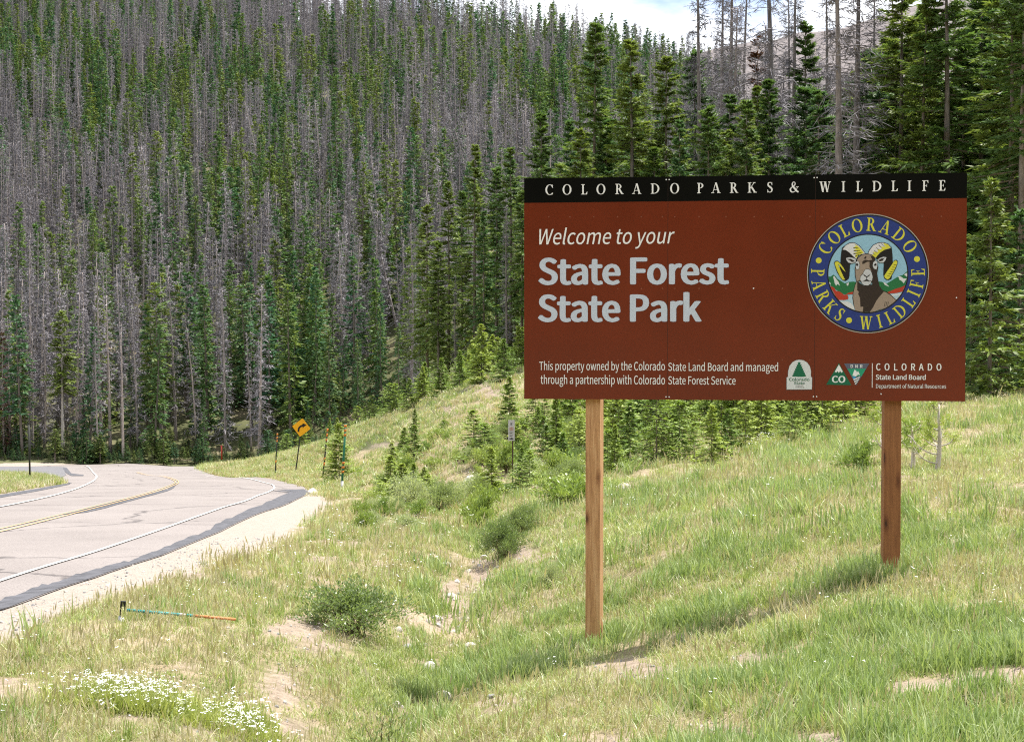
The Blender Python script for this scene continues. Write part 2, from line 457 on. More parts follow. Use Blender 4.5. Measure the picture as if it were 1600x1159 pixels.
# zones laid out on the hillside
SHOULDER = [(-200,1075),(0,1016),(60,988),(110,968),(200,935),(300,902),(400,866),(450,842),(482,814),(503,793),(514,780),(505,770),(495,763),(470,757),(430,750),(340,741),(300,735),(200,722),(-420,722),(-420,1100)]
SH_XY = px_ground(SHOULDER)
DIRT = [(470,985,75,22,.9),(500,1010,50,18,.8),(440,1075,60,50,.75),(330,1130,110,35,.75),(420,1140,90,30,.9),(250,1010,60,14,.5),(300,1040,50,14,.6),
        (705,925,26,34,.75),(698,975,30,20,.7),(712,880,18,16,.6),(752,884,20,14,.9),(820,866,34,16,.9),(1000,1050,80,26,.9),(1190,1032,60,18,.9),(780,1095,60,16,.7),(1130,1142,70,18,.8),(640,1000,40,14,.6),
        (1000,1005,40,10,.5),(1330,1030,40,14,.5),(1490,775,60,14,.6),(1560,760,60,10,.5),(770,612,50,18,.85),(700,640,60,12,.6),(620,697,46,8,.9),(690,664,50,8,.4),(790,760,30,14,.5),(1060,1000,60,14,.6),(1500,600,90,8,.6),(900,1130,60,14,.4),(1560,1110,40,12,.4),(60,1075,60,14,.4)]
def zone(x, y, z, lst):
    px, py = project(np.stack([x, y, z], -1)); m = np.zeros(x.shape)
    for cx, cy, rx, ry, s in lst:
        m = np.maximum(m, s * np.exp(-(((px - cx) / rx) ** 2 + ((py - cy) / ry) ** 2)))
    return np.where(y > 3, m, 0)
OCHRE = [(715,790,45,20,.62),(690,770,40,14,.5),(450,700,60,7,.6),(360,736,40,5,.45),(1000,745,40,8,.3)]

def build_ground():
    inner = np.linspace(-0.44, 0.44, 430)
    outer = np.concatenate([np.linspace(-math.pi, -0.46, 56), inner, np.linspace(0.46, math.pi, 56)])
    rho = np.concatenate([[0.02, 1.2, 2.4, 3.4], np.exp(np.linspace(math.log(4.2), math.log(700), 400)), [900, 1400, 2500, 4500]])
    th, rr = np.meshgrid(outer, rho)
    x, y = rr * np.sin(th), rr * np.cos(th)
    sd = road_sd(x, y); z = ground_z(x, y, sd)
    n, m = th.shape
    i = np.arange(n - 1)[:, None] * m; j = np.arange(m - 1)[None]
    A, B, C, D = i + j, i + j + 1, i + m + j + 1, i + m + j
    T = np.concatenate([np.stack([A, C, B], -1).reshape(-1, 3), np.stack([A, D, C], -1).reshape(-1, 3)])
    T = T[:, [0, 2, 1]] if False else T
    me = tri_mesh("ground", np.stack([x, y, z], -1), T, M_GROUND, smooth=True)
    sh = poly_dist(SH_XY, x, y); sh = np.where(inside(SH_XY, x, y), -sh, sh)
    grav = np.clip(0.5 - sh / 1.1, 0, 1)
    px, py = project(np.stack([x, y, z], -1))
    cover = vnoise(x, y, .8, 33) * .5 + vnoise(x, y, .3, 34) * .5
    bare = np.clip((.245 + .14 * (px < 640) - cover) * 5 + .3, 0, .8) * ((y > 4) & (y < 45))
    dirt = np.maximum(zone(x, y, z, DIRT), bare)
    dirt = np.maximum(dirt, np.where((y > 4) & (y < 24), .95 * np.exp(-(ditch_dist(x, y) / .24) ** 2) * np.clip((vnoise(x, y, 1.1, 51) - .36) * 5, 0, 1), 0))
    wedge = (y > 3) & (px < 330) & (py < 800) & (sd > 0)
    grav = np.where(wedge, np.clip(.95 - sd / 1.6, 0, 1), grav)
    forest = np.clip((y - 60 - 60 * np.clip((600 - px) / 200, 0, 1.6)) / 14, 0, 1)
    forest = np.maximum(forest, np.clip((y - 48) / 10, 0, 1) * np.clip((px - 860) / 60, 0, 1))
    forest = np.where(y > 5, forest, np.clip((-y - 20) / 30, 0.2, 1))
    for nm, a in (("gravel", grav), ("dirt", dirt), ("forest", forest), ("ochre", zone(x, y, z, OCHRE))):
        at_ = me.attributes.new(nm, 'FLOAT', 'POINT'); at_.data.foreach_set("value", a.astype(np.float32).ravel())
    return tag(link(me, "ground"), kind='structure')
build_ground()

# ------------------------------------------------------------------ road
def sheet(name, poly_px, mat, lift, step=(14, 3.0), kind='structure', parent=None):
    P = np.array(poly_px, float)
    seg = []
    for a, b in zip(P, np.roll(P, -1, 0)):
        k = max(1, int(max(abs(b[0] - a[0]) / step[0], abs(b[1] - a[1]) / step[1])))
        for t in range(k): seg.append(a + (b - a) * t / k)
    seg = np.array(seg)
    gx, gy = np.meshgrid(np.arange(P[:, 0].min(), P[:, 0].max(), step[0]), np.concatenate([np.arange(P[:, 1].min(), 790, step[1] * .6), np.arange(790, P[:, 1].max(), step[1] * 2)]) if P[:, 1].max() > 790 else np.arange(P[:, 1].min(), P[:, 1].max(), step[1] * .6))
    gx, gy = gx.ravel(), gy.ravel()
    ok = inside(P, gx, gy) & (poly_dist(P * [1, 3], gx, gy * 3) > 3)
    pts = np.concatenate([seg, np.stack([gx[ok], gy[ok]], -1)])
    n = len(seg)
    r = delaunay_2d_cdt([Vector((p[0], p[1] * 3)) for p in pts], [], [list(range(n))], 1, 1e-6)
    v2 = np.array([(v.x, v.y / 3) for v in r[0]]); tris = [f for f in r[2] if len(f) == 3]
    xy = at(v2[:, 0], v2[:, 1], road_d(v2[:, 1]))[:, :2]
    z = base_z(xy[:, 0], xy[:, 1]) + lift * (1 + 0.05 * xy[:, 1])
    V = np.c_[xy, z]; T = np.array(tris)
    nrm = np.cross(V[T[:, 1]] - V[T[:, 0]], V[T[:, 2]] - V[T[:, 0]])[:, 2]
    T[nrm < 0] = T[nrm < 0][:, ::-1]
    o = link(tri_mesh(name, V, T, mat, smooth=True), name, parent)
    if kind: tag(o, kind=kind)
    return o

def strip(name, pts, width, mat, lift, n=8):
    P = px_ground(pts, n)
    # smooth the polyline
    for _ in range(36): P[1:-1] = 0.25 * P[:-2] + 0.5 * P[1:-1] + 0.25 * P[2:]
    t = np.gradient(P, axis=0); t /= np.linalg.norm(t, axis=1)[:, None]
    nn = np.stack([-t[:, 1], t[:, 0]], -1) * width / 2
    k = len(P); V2 = np.concatenate([P + nn, P - nn])
    z = base_z(V2[:, 0], V2[:, 1]) + lift * (1 + 0.05 * V2[:, 1])
    i = np.arange(k - 1)
    T = np.concatenate([np.stack([i, i + k, i + k + 1], -1), np.stack([i, i + k + 1, i + 1], -1)])
    return tag(link(tri_mesh(name, np.c_[V2, z], T, mat), name), kind='structure')

sheet("road", ASPHALT, M_ASPHALT, 0.006)
rj = random.Random(3)
inner = [(-200,990),(0,938),(60,922),(120,904),(180,887),(230,870),(280,848),(330,827),(370,806),(400,792),(425,779),(445,770)]
teeth = []
for (x0, y0), (x1, y1) in zip(inner[:-1], inner[1:]):
    k = max(2, int(abs(x1 - x0) / 7))
    for i in range(k):
        t = i / k; teeth.append((x0 + (x1 - x0) * t + rj.uniform(-2, 2), y0 + (y1 - y0) * t + (rj.gauss(0, 1.3)) * (0.45 if x0 > 380 else 1)))
teeth += [(452, 766), (418, 765.2), (458, 763.6), (430, 762.6), (474, 760.5)]
sheet("road_edge_tar", teeth + [(482,763),(480,766),(470,772.5),(453,781),(428,793),(398,806),(348,829),(298,851),(248,872),(198,891),(148,909),(98,925),(0,955),(-200,1013)], M_TAR, 0.009, (10, 2.0))
sheet("road_seam_tar", [(95,807),(130,798),(170,788),(205,780),(235,772),(262,765),(271,759),(274,752),(276,757),(272,763),(262,768),(236,775),(206,784),(172,793),(135,803)], M_TAR, 0.009, (8, 1.5))
sheet("road_side_tar", [(97,733),(104,734),(112,740),(131,742),(130,744),(112,744),(106,741),(100,737)], M_TAR, 0.009, (8, 1.5))
sheet("road_far_tar", [(-200,806),(0,774),(60,764),(112,755),(108,758),(60,768),(20,775),(0,779),(-200,812)], M_TAR, 0.009, (8, 1.5))
sheet("side_pavement", [(-420,726),(-200,726),(0,726),(70,727),(98,733),(104,742),(92,749),(55,745.5),(0,744),(-420,743.6)], M_PAVE_GREY, 0.009, (10, 1.5))
strip("white_edge_line", [(-420,1030),(-200,972),(0,911),(100,880),(200,847),(300,813),(360,792),(400,777),(422,768),(431,761.5),(428,757),(412,752.5),(385,748.5),(350,744.5),(320,741)], 0.07, M_WHITE_LINE, 0.013)
strip("yellow_centre_line", [(-420,918),(-200,876),(0,833),(60,820),(120,804),(180,788),(230,774),(262,764),(280,757),(281,752.5),(268,748),(240,742.5),(215,738)], 0.045, M_YELLOW_LINE, 0.013)
strip("yellow_centre_line", [(-420,911),(-200,870),(0,829),(60,816),(120,800.5),(180,785),(229,772),(259,762.5),(275,756.6),(276,752.8),(264,748.4),(237,743),(213,738.4)], 0.045, M_YELLOW_LINE, 0.013)
strip("white_far_line", [(-420,866),(-200,830),(0,795),(50,784),(90,774),(125,764),(148,753),(154,745),(146,738),(132,730),(128,727)], 0.10, M_WHITE_LINE, 0.013)

# distant bare mountain
def build_mountain():
    xs = np.linspace(500, 2300, 150); rows = np.linspace(0, 1, 44)
    crest = np.interp(xs, [500, 850, 1000, 1050, 1100, 1160, 1230, 1310, 1400, 1500, 1700, 2300], [230, 180, 122, 104, 84, 68, 58, 42, 14, -10, -60, -90])
    X, R = np.meshgrid(xs, rows); C = np.broadcast_to(crest, X.shape)
    D = 760 + 640 * R
    z = at(X, C, 1400)[..., 2] * (0.10 + 0.9 * R ** 0.9)
    x = (X - 800) / F_PX * D
    z = z + (vnoise(x, D, 70, 11) - .5) * 16 * (1 - R) + (vnoise(x, D, 26, 12) - .5) * 6
    back = np.stack([x[-1:] * 1.3, D[-1:] + 500, z[-1:] * 0.3], -1)
    V = np.concatenate([np.stack([x, D, z], -1), back]); n, m = V.shape[:2]
    i = np.arange(n - 1)[:, None] * m; j = np.arange(m - 1)[None]
    A, B, Cc, Dd = i + j, i + j + 1, i + m + j + 1, i + m + j
    T = np.concatenate([np.stack([A, B, Cc], -1).reshape(-1, 3), np.stack([A, Cc, Dd], -1).reshape(-1, 3)])
    tag(link(tri_mesh("mountain", V.reshape(-1, 3), T, M_MOUNT, smooth=True), "mountain"), kind='structure')
build_mountain()

# ------------------------------------------------------------------ lettering
def _font():
    try:
        return bpy.data.fonts.load(os.path.join(bpy.utils.system_resource('DATAFILES', path='fonts'), "Noto Sans CJK Regular.woff2"))
    except Exception:
        return None
FONT = _font()

def text_tris(body, bold=0.0, shear=0.0, spacing=1.0):
    """triangles of a line of sans lettering, bounding box scaled to 0..1 in x; y kept in the same scale"""
    c = bpy.data.curves.new("lettering", 'FONT')
    if FONT: c.font = FONT
    c.body = body; c.offset = bold; c.shear = shear; c.space_character = spacing; c.resolution_u = 4
    o = bpy.data.objects.new("lettering", c); ROOT.objects.link(o)
    me = o.to_mesh(); me.calc_loop_triangles()
    V = np.array([v.co[:2] for v in me.vertices]); T = np.array([t.vertices[:] for t in me.loop_triangles])
    o.to_mesh_clear(); bpy.data.objects.remove(o); bpy.data.curves.remove(c)
    return V, T

def ring(cx, cy, rx, ry, ix, iy, a0, a1, n=14):
    a = np.radians(np.linspace(a0, a1, n))
    o = [(cx + rx * math.cos(t), cy + ry * math.sin(t)) for t in a]
    i = [(cx + ix * math.cos(t), cy + iy * math.sin(t)) for t in a[::-1]]
    return o + i
def rc(x0, y0, x1, y1): return [(x0, y0), (x1, y0), (x1, y1), (x0, y1)]
def dg(x0, y0, x1, y1, w): return [(x0 - w / 2, y0), (x0 + w / 2, y0), (x1 + w / 2, y1), (x1 - w / 2, y1)]
def sf(x, y, h): # slab serif with a small bracket
    s = 1 if y < 0.5 else -1
    return [(x - h, y), (x + h, y), (x + h, y + s * .045), (x + h * .5, y + s * .075), (x - h * .5, y + s * .075), (x - h, y + s * .045)]
def stroke(pts, w):
    out = []
    pts = [np.array(p, float) for p in pts]
    # Catmull-Rom refine
    P, Wd = [], []
    for i in range(len(pts) - 1):
        p0, p1, p2, p3 = pts[max(i - 1, 0)], pts[i], pts[i + 1], pts[min(i + 2, len(pts) - 1)]
        for t in (0, .25, .5, .75):
            P.append(.5 * (2 * p1 + (p2 - p0) * t + (2 * p0 - 5 * p1 + 4 * p2 - p3) * t * t + (3 * p1 - p0 - 3 * p2 + p3) * t ** 3)); Wd.append(w[i] + (w[i + 1] - w[i]) * t)
    P.append(pts[-1]); Wd.append(w[-1]); P = np.array(P); Wd = np.array(Wd)
    tg = np.gradient(P, axis=0); tg /= np.linalg.norm(tg, axis=1)[:, None]
    nn = np.stack([-tg[:, 1], tg[:, 0]], -1) * Wd[:, None] / 2
    for i in range(len(P) - 1):
        out.append([tuple(P[i] + nn[i]), tuple(P[i] - nn[i]), tuple(P[i + 1] - nn[i + 1]), tuple(P[i + 1] + nn[i + 1])])
    return out
st = .15
SERIF = {
 'I': ([rc(.1, 0, .25, 1), sf(.175, 0, .175), sf(.175, 1, .175)], .35),
 'L': ([rc(.1, 0, .25, 1), sf(.175, 0, .175), sf(.175, 1, .175), rc(.17, 0, .56, .05), [(.56, 0), (.60, .27), (.56, .27), (.42, .05), (.42, 0)]], .61),
 'O': ([ring(.43, .5, .43, .52, .265, .465, 0, 180), ring(.43, .5, .43, .52, .265, .465, 180, 360)], .86),
 'C': ([ring(.43, .5, .43, .52, .265, .465, 42, 318, 24), [(.69, 1.0), (.725, .68), (.685, .68), (.55, .90), (.6, .97)], [(.74, .17), (.70, .05), (.60, .02), (.62, .12), (.71, .2)]], .76),
 'D': ([rc(.1, 0, .25, 1), sf(.175, 0, .175), sf(.175, 1, .175), ring(.28, .5, .54, .5, .375, .445, -90, 90, 18), rc(.2, .945, .285, 1), rc(.2, 0, .285, .055)], .83),
 'P': ([rc(.1, 0, .25, 1), sf(.175, 0, .175), sf(.175, 1, .175), ring(.28, .74, .31, .26, .16, .21, -90, 90), rc(.2, .95, .285, 1), rc(.2, .48, .285, .53)], .61),
 'R': ([rc(.1, 0, .25, 1), sf(.175, 0, .175), sf(.175, 1, .175), ring(.28, .745, .31, .255, .16, .205, -90, 90), rc(.2, .95, .285, 1), rc(.2, .49, .285, .54), dg(.66, 0, .37, .52, .18), rc(.58, 0, .80, .05)], .78),
 'A': ([dg(.12, 0, .40, 1.02, .06), dg(.70, 0, .415, 1.02, .165), rc(.19, .30, .62, .35), sf(.12, 0, .14), sf(.70, 0, .16)], .84),
 'K': ([rc(.1, 0, .25, 1), sf(.175, 0, .175), sf(.175, 1, .175), dg(.22, .40, .62, 1, .07), dg(.71, 0, .36, .56, .18), sf(.61, 1, .13), sf(.71, 0, .15)], .85),
 'S': (stroke([(.47, .80), (.40, .93), (.28, .97), (.15, .92), (.10, .77), (.17, .62), (.30, .52), (.43, .40), (.47, .24), (.40, .08), (.26, .03), (.13, .08), (.06, .24)], [.05, .06, .07, .10, .13, .15, .17, .15, .13, .09, .07, .06, .05]) + [rc(.445, .70, .485, 1.0), rc(.045, 0, .085, .30)], .56),
 'W': ([dg(.34, -.01, .15, 1, .15), dg(.345, -.01, .53, 1, .06), dg(.74, -.01, .54, 1, .15), dg(.745, -.01, .95, 1, .06), sf(.15, 1, .15), sf(.53, 1, .13), sf(.95, 1, .12)], 1.08),
 'F': ([rc(.1, 0, .25, 1), sf(.175, 0, .175), sf(.175, 1, .175), rc(.2, .95, .54, 1), [(.50, 1), (.55, 1), (.565, .74), (.53, .74), (.44, .95)], rc(.2, .48, .42, .53), rc(.40, .37, .435, .64)], .6),
 'E': ([rc(.1, 0, .25, 1), sf(.175, 0, .175), sf(.175, 1, .175), rc(.2, .95, .54, 1), [(.50, 1), (.55, 1), (.565, .76), (.53, .76), (.44, .95)], rc(.2, .48, .42, .53), rc(.40, .37, .435, .64), rc(.2, 0, .56, .05), [(.56, 0), (.60, .26), (.565, .26), (.44, .05), (.5, 0)]], .64),
 '&': (stroke([(.84, .03), (.70, .10), (.50, .34), (.30, .62), (.26, .82), (.33, .96), (.44, .98), (.52, .88), (.50, .72), (.36, .57), (.16, .43), (.08, .25), (.16, .07), (.34, .02), (.52, .10), (.66, .28), (.73, .50)], [.13, .15, .17, .15, .11, .08, .06, .08, .09, .07, .09, .14, .13, .08, .06, .05, .05]) + [rc(.60, .50, .86, .55)], .9),
}
_sg = {}
def serif_tris(ch):
    if ch not in _sg:
        pts, faces = [], []
        for poly in SERIF[ch][0]:
            a = sum(p[0] * q[1] - q[0] * p[1] for p, q in zip(poly, poly[1:] + poly[:1]))
            if a < 0: poly = poly[::-1]
            faces.append(list(range(len(pts), len(pts) + len(poly)))); pts += [Vector(p) for p in poly]
        r = delaunay_2d_cdt(pts, [], faces, 0, 1e-5)
        T = [f for f, of in zip(r[2], r[5]) if len(of) and len(f) == 3]
        _sg[ch] = (np.array([v[:] for v in r[0]]), np.array(T))
    return _sg[ch]

# ------------------------------------------------------------------ the park sign
TL, TR, BR, BL = at(820, 279, 11.70), at(1510, 271.5, 11.28), at(1509, 628, 11.28), at(818, 622, 11.70)
B_L, B_R = (TL + BL) / 2, (TR + BR) / 2
BW = float(np.linalg.norm((B_R - B_L)[:2])); BH = 1.826
S_ROT = math.atan2(*(B_R - B_L)[[1, 0]])
B_BOT = float((BL[2] + BR[2]) / 2)
def homography(src, dst):
    A = []
    for (x, y), (u, v) in zip(src, dst):
        A.append([x, y, 1, 0, 0, 0, -u * x, -u * y, -u]); A.append([0, 0, 0, x, y, 1, -v * x, -v * y, -v])
    return np.linalg.svd(np.array(A, float))[2][-1].reshape(3, 3)
HM = homography([(820, 279), (1510, 271.5), (1509, 628), (818, 622)], [(0, BH), (BW, BH), (BW, 0), (0, 0)])
def bp(x, y):
    q = HM @ np.array([x, y, 1.0]); return q[:2] / q[2]

def gloss_paint(name, col, rough=0.28, spec=0.28):
    m, n, l, b = new_mat(name)
    z = noise(n, l, 1.6, 3); z2 = noise(n, l, 180, 2)
    r = ramp(n, [(0.3, tuple(c * .9 for c in col)), (0.7, tuple(c * 1.12 for c in col))]); l.new(z.outputs[0], r.inputs[0])
    l.new(r.outputs[0], b.inputs['Base Color'])
    rr = ramp(n, [(0.35, (rough * .85,) * 3), (0.7, (rough * 1.25,) * 3)]); l.new(z.outputs[0], rr.inputs[0]); l.new(rr.outputs[0], b.inputs['Roughness'])
    b.inputs['Specular IOR Level'].default_value = spec
    bump(n, l, b, mixc(n, l, 0.85, z2.outputs[0], z.outputs[0]), 0.03, 0.003)
    return m
M_BROWN = gloss_paint("brown_sign_sheeting", (0.140, 0.0205, 0.0070), 0.17, 0.28)
M_BLACK = gloss_paint("black_sign_sheeting", (0.003, 0.003, 0.0035), 0.2, 0.12)
M_LETTER = flat_mat("white_vinyl", (0.78, 0.79, 0.80), 0.4, 0.03)
M_TITLE = flat_mat("skylit_silver_vinyl", (0.50, 0.56, 0.67), 0.4, 0.03)  # silver vinyl with the blue of skylit shade mixed into its colour
M_SEAM = flat_mat("dark_seam", (0.028, 0.010, 0.006), 0.6)
M_BACK = flat_mat("bare_aluminium", (0.55, 0.55, 0.56), 0.4, 0.05)
def wood_mat(name, c0, c1, c2):
    m, n, l, b = new_mat(name)
    z = noise(n, l, 5, 5, 0.6, mapscale=(7, 7, 0.45)); zf = noise(n, l, 30, 4, 0.6, mapscale=(6, 6, 0.25))
    r = ramp(n, [(0.3, c0), (0.5, c1), (0.7, c2)])
    l.new(mixc(n, l, 0.4, z.outputs[0], zf.outputs[0]), r.inputs[0])
    v = n.new("ShaderNodeTexVoronoi"); v.inputs['Scale'].default_value = 2.2
    t = n.new("ShaderNodeTexCoord"); mpn = n.new("ShaderNodeMapping"); mpn.inputs['Scale'].default_value = (3.2, 3.2, 1.0)
    l.new(t.outputs['Object'], mpn.inputs[0]); l.new(mpn.outputs[0], v.inputs['Vector'])
    k = ramp(n, [(0.06, (0.2, 0.15, 0.13)), (0.11, (0.62, 0.52, 0.46)), (0.22, (1, 1, 1))]); l.new(v.outputs['Distance'], k.inputs[0])
    l.new(mixc(n, l, 1.0, r.outputs[0], k.outputs[0], 'MULTIPLY'), b.inputs['Base Color']); b.inputs['Roughness'].default_value = 0.75
    bump(n, l, b, zf.outputs[0], 0.35, 0.004)
    return m
M_POST = wood_mat("cedar_post_wood", (0.27, 0.125, 0.05), (0.47, 0.25, 0.11), (0.66, 0.42, 0.22))
M_POST2 = wood_mat("stained_post_wood", (0.17, 0.062, 0.02), (0.25, 0.098, 0.032), (0.33, 0.14, 0.05))

def build_sign():
    ctr = (B_L + B_R) / 2; g = gz(ctr[0], ctr[1])
    root = thing("park_sign", "wide brown welcome board with black header and round ram emblem on two wooden posts", "sign", (ctr[0], ctr[1], g), S_ROT)
    ox, oz = -BW / 2, B_BOT - g
    # local: x along the board, front face at y = 0, viewer at -y
    s1, s2 = bp(1043, 450)[0], bp(1273, 450)[0]
    for a, b in ((0, s1 - .0003), (s1 + .0003, s2 - .0003), (s2 + .0003, BW)):
        m = MB(); m.box(ox + a, ox + b, 0, 0.004, oz, oz + BH)
        link(m.mesh("panel", [M_BROWN]), "panel", root)
    m = MB(); hy = bp(1160, 314)[1]
    for a, b in ((0, s1 - .0003), (s1 + .0003, s2 - .0003), (s2 + .0003, BW)): m.box(ox + a, ox + b, -0.0015, -0.0002, oz + hy, oz + BH)
    link(m.mesh("header_band", [M_BLACK]), "header_band", root)
    for s_ in (s1, s2):
        m = MB(); m.box(ox + s_ - .0013, ox + s_ + .0013, -.0004, .0036, oz + .001, oz + hy); m.box(ox + s_ - .0011, ox + s_ + .0011, -.0019, -.0001, oz + hy + .001, oz + BH - .001)
        link(m.mesh("seam", [M_SEAM]), "seam", root)
    m = MB()
    for zz in (.18, .92, 1.62): m.box(ox + .06, ox + BW - .06, .0045, .040, oz + zz, oz + zz + .07)
    link(m.mesh("back_rail", [M_BACK]), "back_rail", root)
    # posts
    for px_, mat, nm, lean, ry in ((927, M_POST, 'pale knotty post', -0.012, -0.15), (1397, M_POST2, 'darker reddish post', 0.0, 0.02)):
        X = ox + bp(px_, 610)[0]
        wp = root.location + Matrix.Rotation(S_ROT, 3, 'Z') @ Vector((X, .12, 0)); gg = gz(wp.x, wp.y) - g
        m = MB(); hw = .062 if px_ < 1000 else .068
        m.box(-hw, hw, -.07, .07, gg - .5, oz + BH - .08)
        me = m.mesh("post", [mat]); o = link(me, "post", root); o.location = (X, .118, 0); o.rotation_euler = (0, 0, ry)
        bv = o.modifiers.new("edge", 'BEVEL'); bv.width = .004; bv.segments = 2
        tag(o, nm + ' in the grass')
    def sheet2(name, V, T, mats, mi=None, lift=.0025, parent=root):
        V = np.asarray(V, float); P = np.c_[ox + V[:, 0], np.full(len(V), -lift), oz + V[:, 1]]
        return link(tri_mesh(name, P, T, mats, mi), name, parent)
    # header, letter by letter in a book serif
    head = [('C',859),('O',886.5),('L',913.5),('O',939.3),('R',968),('A',995),('D',1023.6),('O',1054),('P',1094),('A',1118.3),('R',1146.5),('K',1174.8),('S',1202.5),('&',1240.5),('W',1288.5),('I',1317),('L',1341.8),('D',1369.2),('L',1397),('I',1420),('F',1445),('E',1471.5)]
    m = MB(); cap = .0835
    for ch, x in head:
        V, T = serif_tris(ch); yb = 304.6 - (x - 859) * .0083
        p = bp(x, yb); V = (V - [SERIF[ch][1] / 2, 0]) * cap * np.array([1.02, 1.0]) + p
        m.add(np.c_[ox + V[:, 0], np.full(len(V), -.003), oz + V[:, 1]], T)
    link(m.mesh("header_lettering", [M_LETTER]), "header_lettering", root)
    def line(name, body, x0, x1, yt, yb, ref, bold=0., shear=0., mat=M_LETTER, lift=.0025, spacing=1.0, parent=root):
        """one line of sans type between picture x0..x1; the letters of `ref` span yt..yb"""
        V, T = text_tris(body, 0, shear, spacing); R, _ = text_tris(ref, 0, 0)
        k = len(V); sh = [(0, 0)] + ([(bold * math.cos(q) * 1.0, bold * .45 * math.sin(q)) for q in np.arange(8) * math.pi / 4] if bold > 0 else [])
        lay = np.repeat(np.arange(len(sh)), k) * 2.5e-5
        T = np.concatenate([T + i * k for i in range(len(sh))]); V = np.concatenate([V + np.array(s) for s in sh]); R = np.concatenate([R + np.array(s) for s in sh])
        a, b = bp(x0, yb), bp(x1, yb); c = bp((x0 + x1) / 2, yt); d = bp((x0 + x1) / 2, yb)
        sx = (b[0] - a[0]) / np.ptp(V[:, 0]); sy = (c[1] - d[1]) / np.ptp(R[:, 1])
        V = np.c_[a[0] + (V[:, 0] - V[:, 0].min()) * sx, d[1] + (V[:, 1] - R[:, 1].min()) * sy]
        o = sheet2(name, V, T, [mat], lift=lift, parent=parent)
        co = np.empty(len(V) * 3, np.float32); o.data.vertices.foreach_get("co", co); co[1::3] -= lay; o.data.vertices.foreach_set("co", co)
        return o
    line("welcome_lettering", "Welcome to your", 843, 1054, 357, 381, "W", .0012, .22)
    line("title_lettering", "State Forest", 841, 1139, 402, 444, "F", .0155, mat=M_TITLE)
    line("title_lettering", "State Park", 840, 1096, 459.5, 502, "P", .0155, mat=M_TITLE)
    line("notice_lettering", "This property owned by the Colorado", 842, 1038.5, 564.5, 577.5, "T", .0015)
    line("notice_lettering", "State Land Board and managed", 1043.5, 1215.5, 566.5, 579.5, "S", .0015)
    line("notice_lettering", "through a partnership with Colorado", 844, 1038.5, 586.5, 599.5, "t", .0015)
    line("notice_lettering", "State Forest Service", 1043.5, 1149, 587.5, 600.5, "S", .0015)
    line("agency_lettering", "COLORADO", 1369, 1471.5, 568.3, 579.5, "C", .009, spacing=1.35)
    line("agency_lettering", "State Land Board", 1368.5, 1447, 586, 593.8, "L", .008)
    line("agency_lettering", "Department of Natural Resources", 1369, 1479, 601, 607.3, "D", .001)
    m = MB(); a, b = bp(1363, 606), bp(1363.7, 568)
    m.box(ox + a[0] - .0025, ox + a[0] + .0025, -.0025, -.0003, oz + a[1], oz + b[1]); link(m.mesh("divider_bar", [M_LETTER]), "divider_bar", root)
    # rivets, bolts
    rv, bo = MB(), MB()
    def disc(mb, p, r, y0, n=10):
        t = np.arange(n) * 2 * math.pi / n
        V = [(ox + p[0] + r * math.cos(a), -.0006 - y0, oz + p[1] + r * math.sin(a)) for a in t] + [(ox + p[0], -.0016 - y0, oz + p[1])]
        mb.add(V, [(i, n, (i + 1) % n) for i in range(n)])
    for y in (339, 450.5, 562):
        for x in (858, 891, 928, 965, 1002, 1035, 1054, 1092, 1134, 1178, 1222, 1265, 1284, 1318, 1440, 1470):
            if (y > 400 and x > 1270) or (y < 400 and 1290 < x < 1430): continue
            disc(rv, bp(x, y + (x - 1000) * .001), .006, 0)
    for x, y in ((1041, 281.5), (1045.6, 281.5), (1271.5, 279), (1276, 278.8), (1040, 619.5), (1045, 619.6), (1271, 619.8), (1276, 619.8), (1177, 450.5), (1494.5, 466), (1377, 616)):
        disc(bo, bp(x, y), .0055, .002)
    link(rv.mesh("rivet", [flat_mat("brown_rivets", (0.21, .06, .03), .5)]), "rivet", root)
    link(bo.mesh("bolt", [M_LETTER]), "bolt", root)

    # ---- round emblem
    ce = bp(1355.3, 428); er = (bp(1449.8, 428)[0] - bp(1260.8, 428)[0]) / 2
    col = {'rim': (.42, .40, .36), 'black': (.010, .009, .011), 'blue': (.020, .040, .20), 'sky': (.26, .47, .62), 'yellow': (.60, .58, .055), 'green': (.018, .15, .055), 'red': (.42, .045, .025),
           'white': (.62, .63, .66), 'water': (.38, .52, .62), 'tan': (.30, .235, .19), 'brown': (.030, .020, .018), 'pale': (.50, .52, .56)}
    mats = {k: flat_mat("emblem_" + k, v, .38, .03) for k, v in col.items()}; keys = list(mats)
    emb = MB()
    def N(p): return ((p[0] - 597) / 535.0, (580 - p[1]) / 535.0)
    def put(mb, V2, T, k, layer):
        V2 = np.asarray(V2, float); mb.add(np.c_[ox + ce[0] + V2[:, 0] * er, np.full(len(V2), -.002 - layer * .0005), oz + ce[1] + V2[:, 1] * er], T, keys.index(k))
    def circ(mb, r, k, layer, c=(0, 0), n=96):
        t = np.arange(n) * 2 * math.pi / n
        put(mb, np.concatenate([np.stack([c[0] + r * np.cos(t), c[1] + r * np.sin(t)], -1), [c]]), [(i, (i + 1) % n, n) for i in range(n)], k, layer)
    def poly(mb, pts, k, layer, raw=False, clip=True):
        P = [N(p) for p in pts]
        if clip:
            P2 = []
            for x, y in P:
                r = math.hypot(x, y - .0); f = min(1, .652 / max(r, 1e-6)); P2.append((x * f, y * f))
            P = P2
        r = delaunay_2d_cdt([Vector(p) for p in P], [], [list(range(len(P)))], 1, 1e-6)
        put(mb, [v[:] for v in r[0]], [f for f in r[2] if len(f) == 3], k, layer)
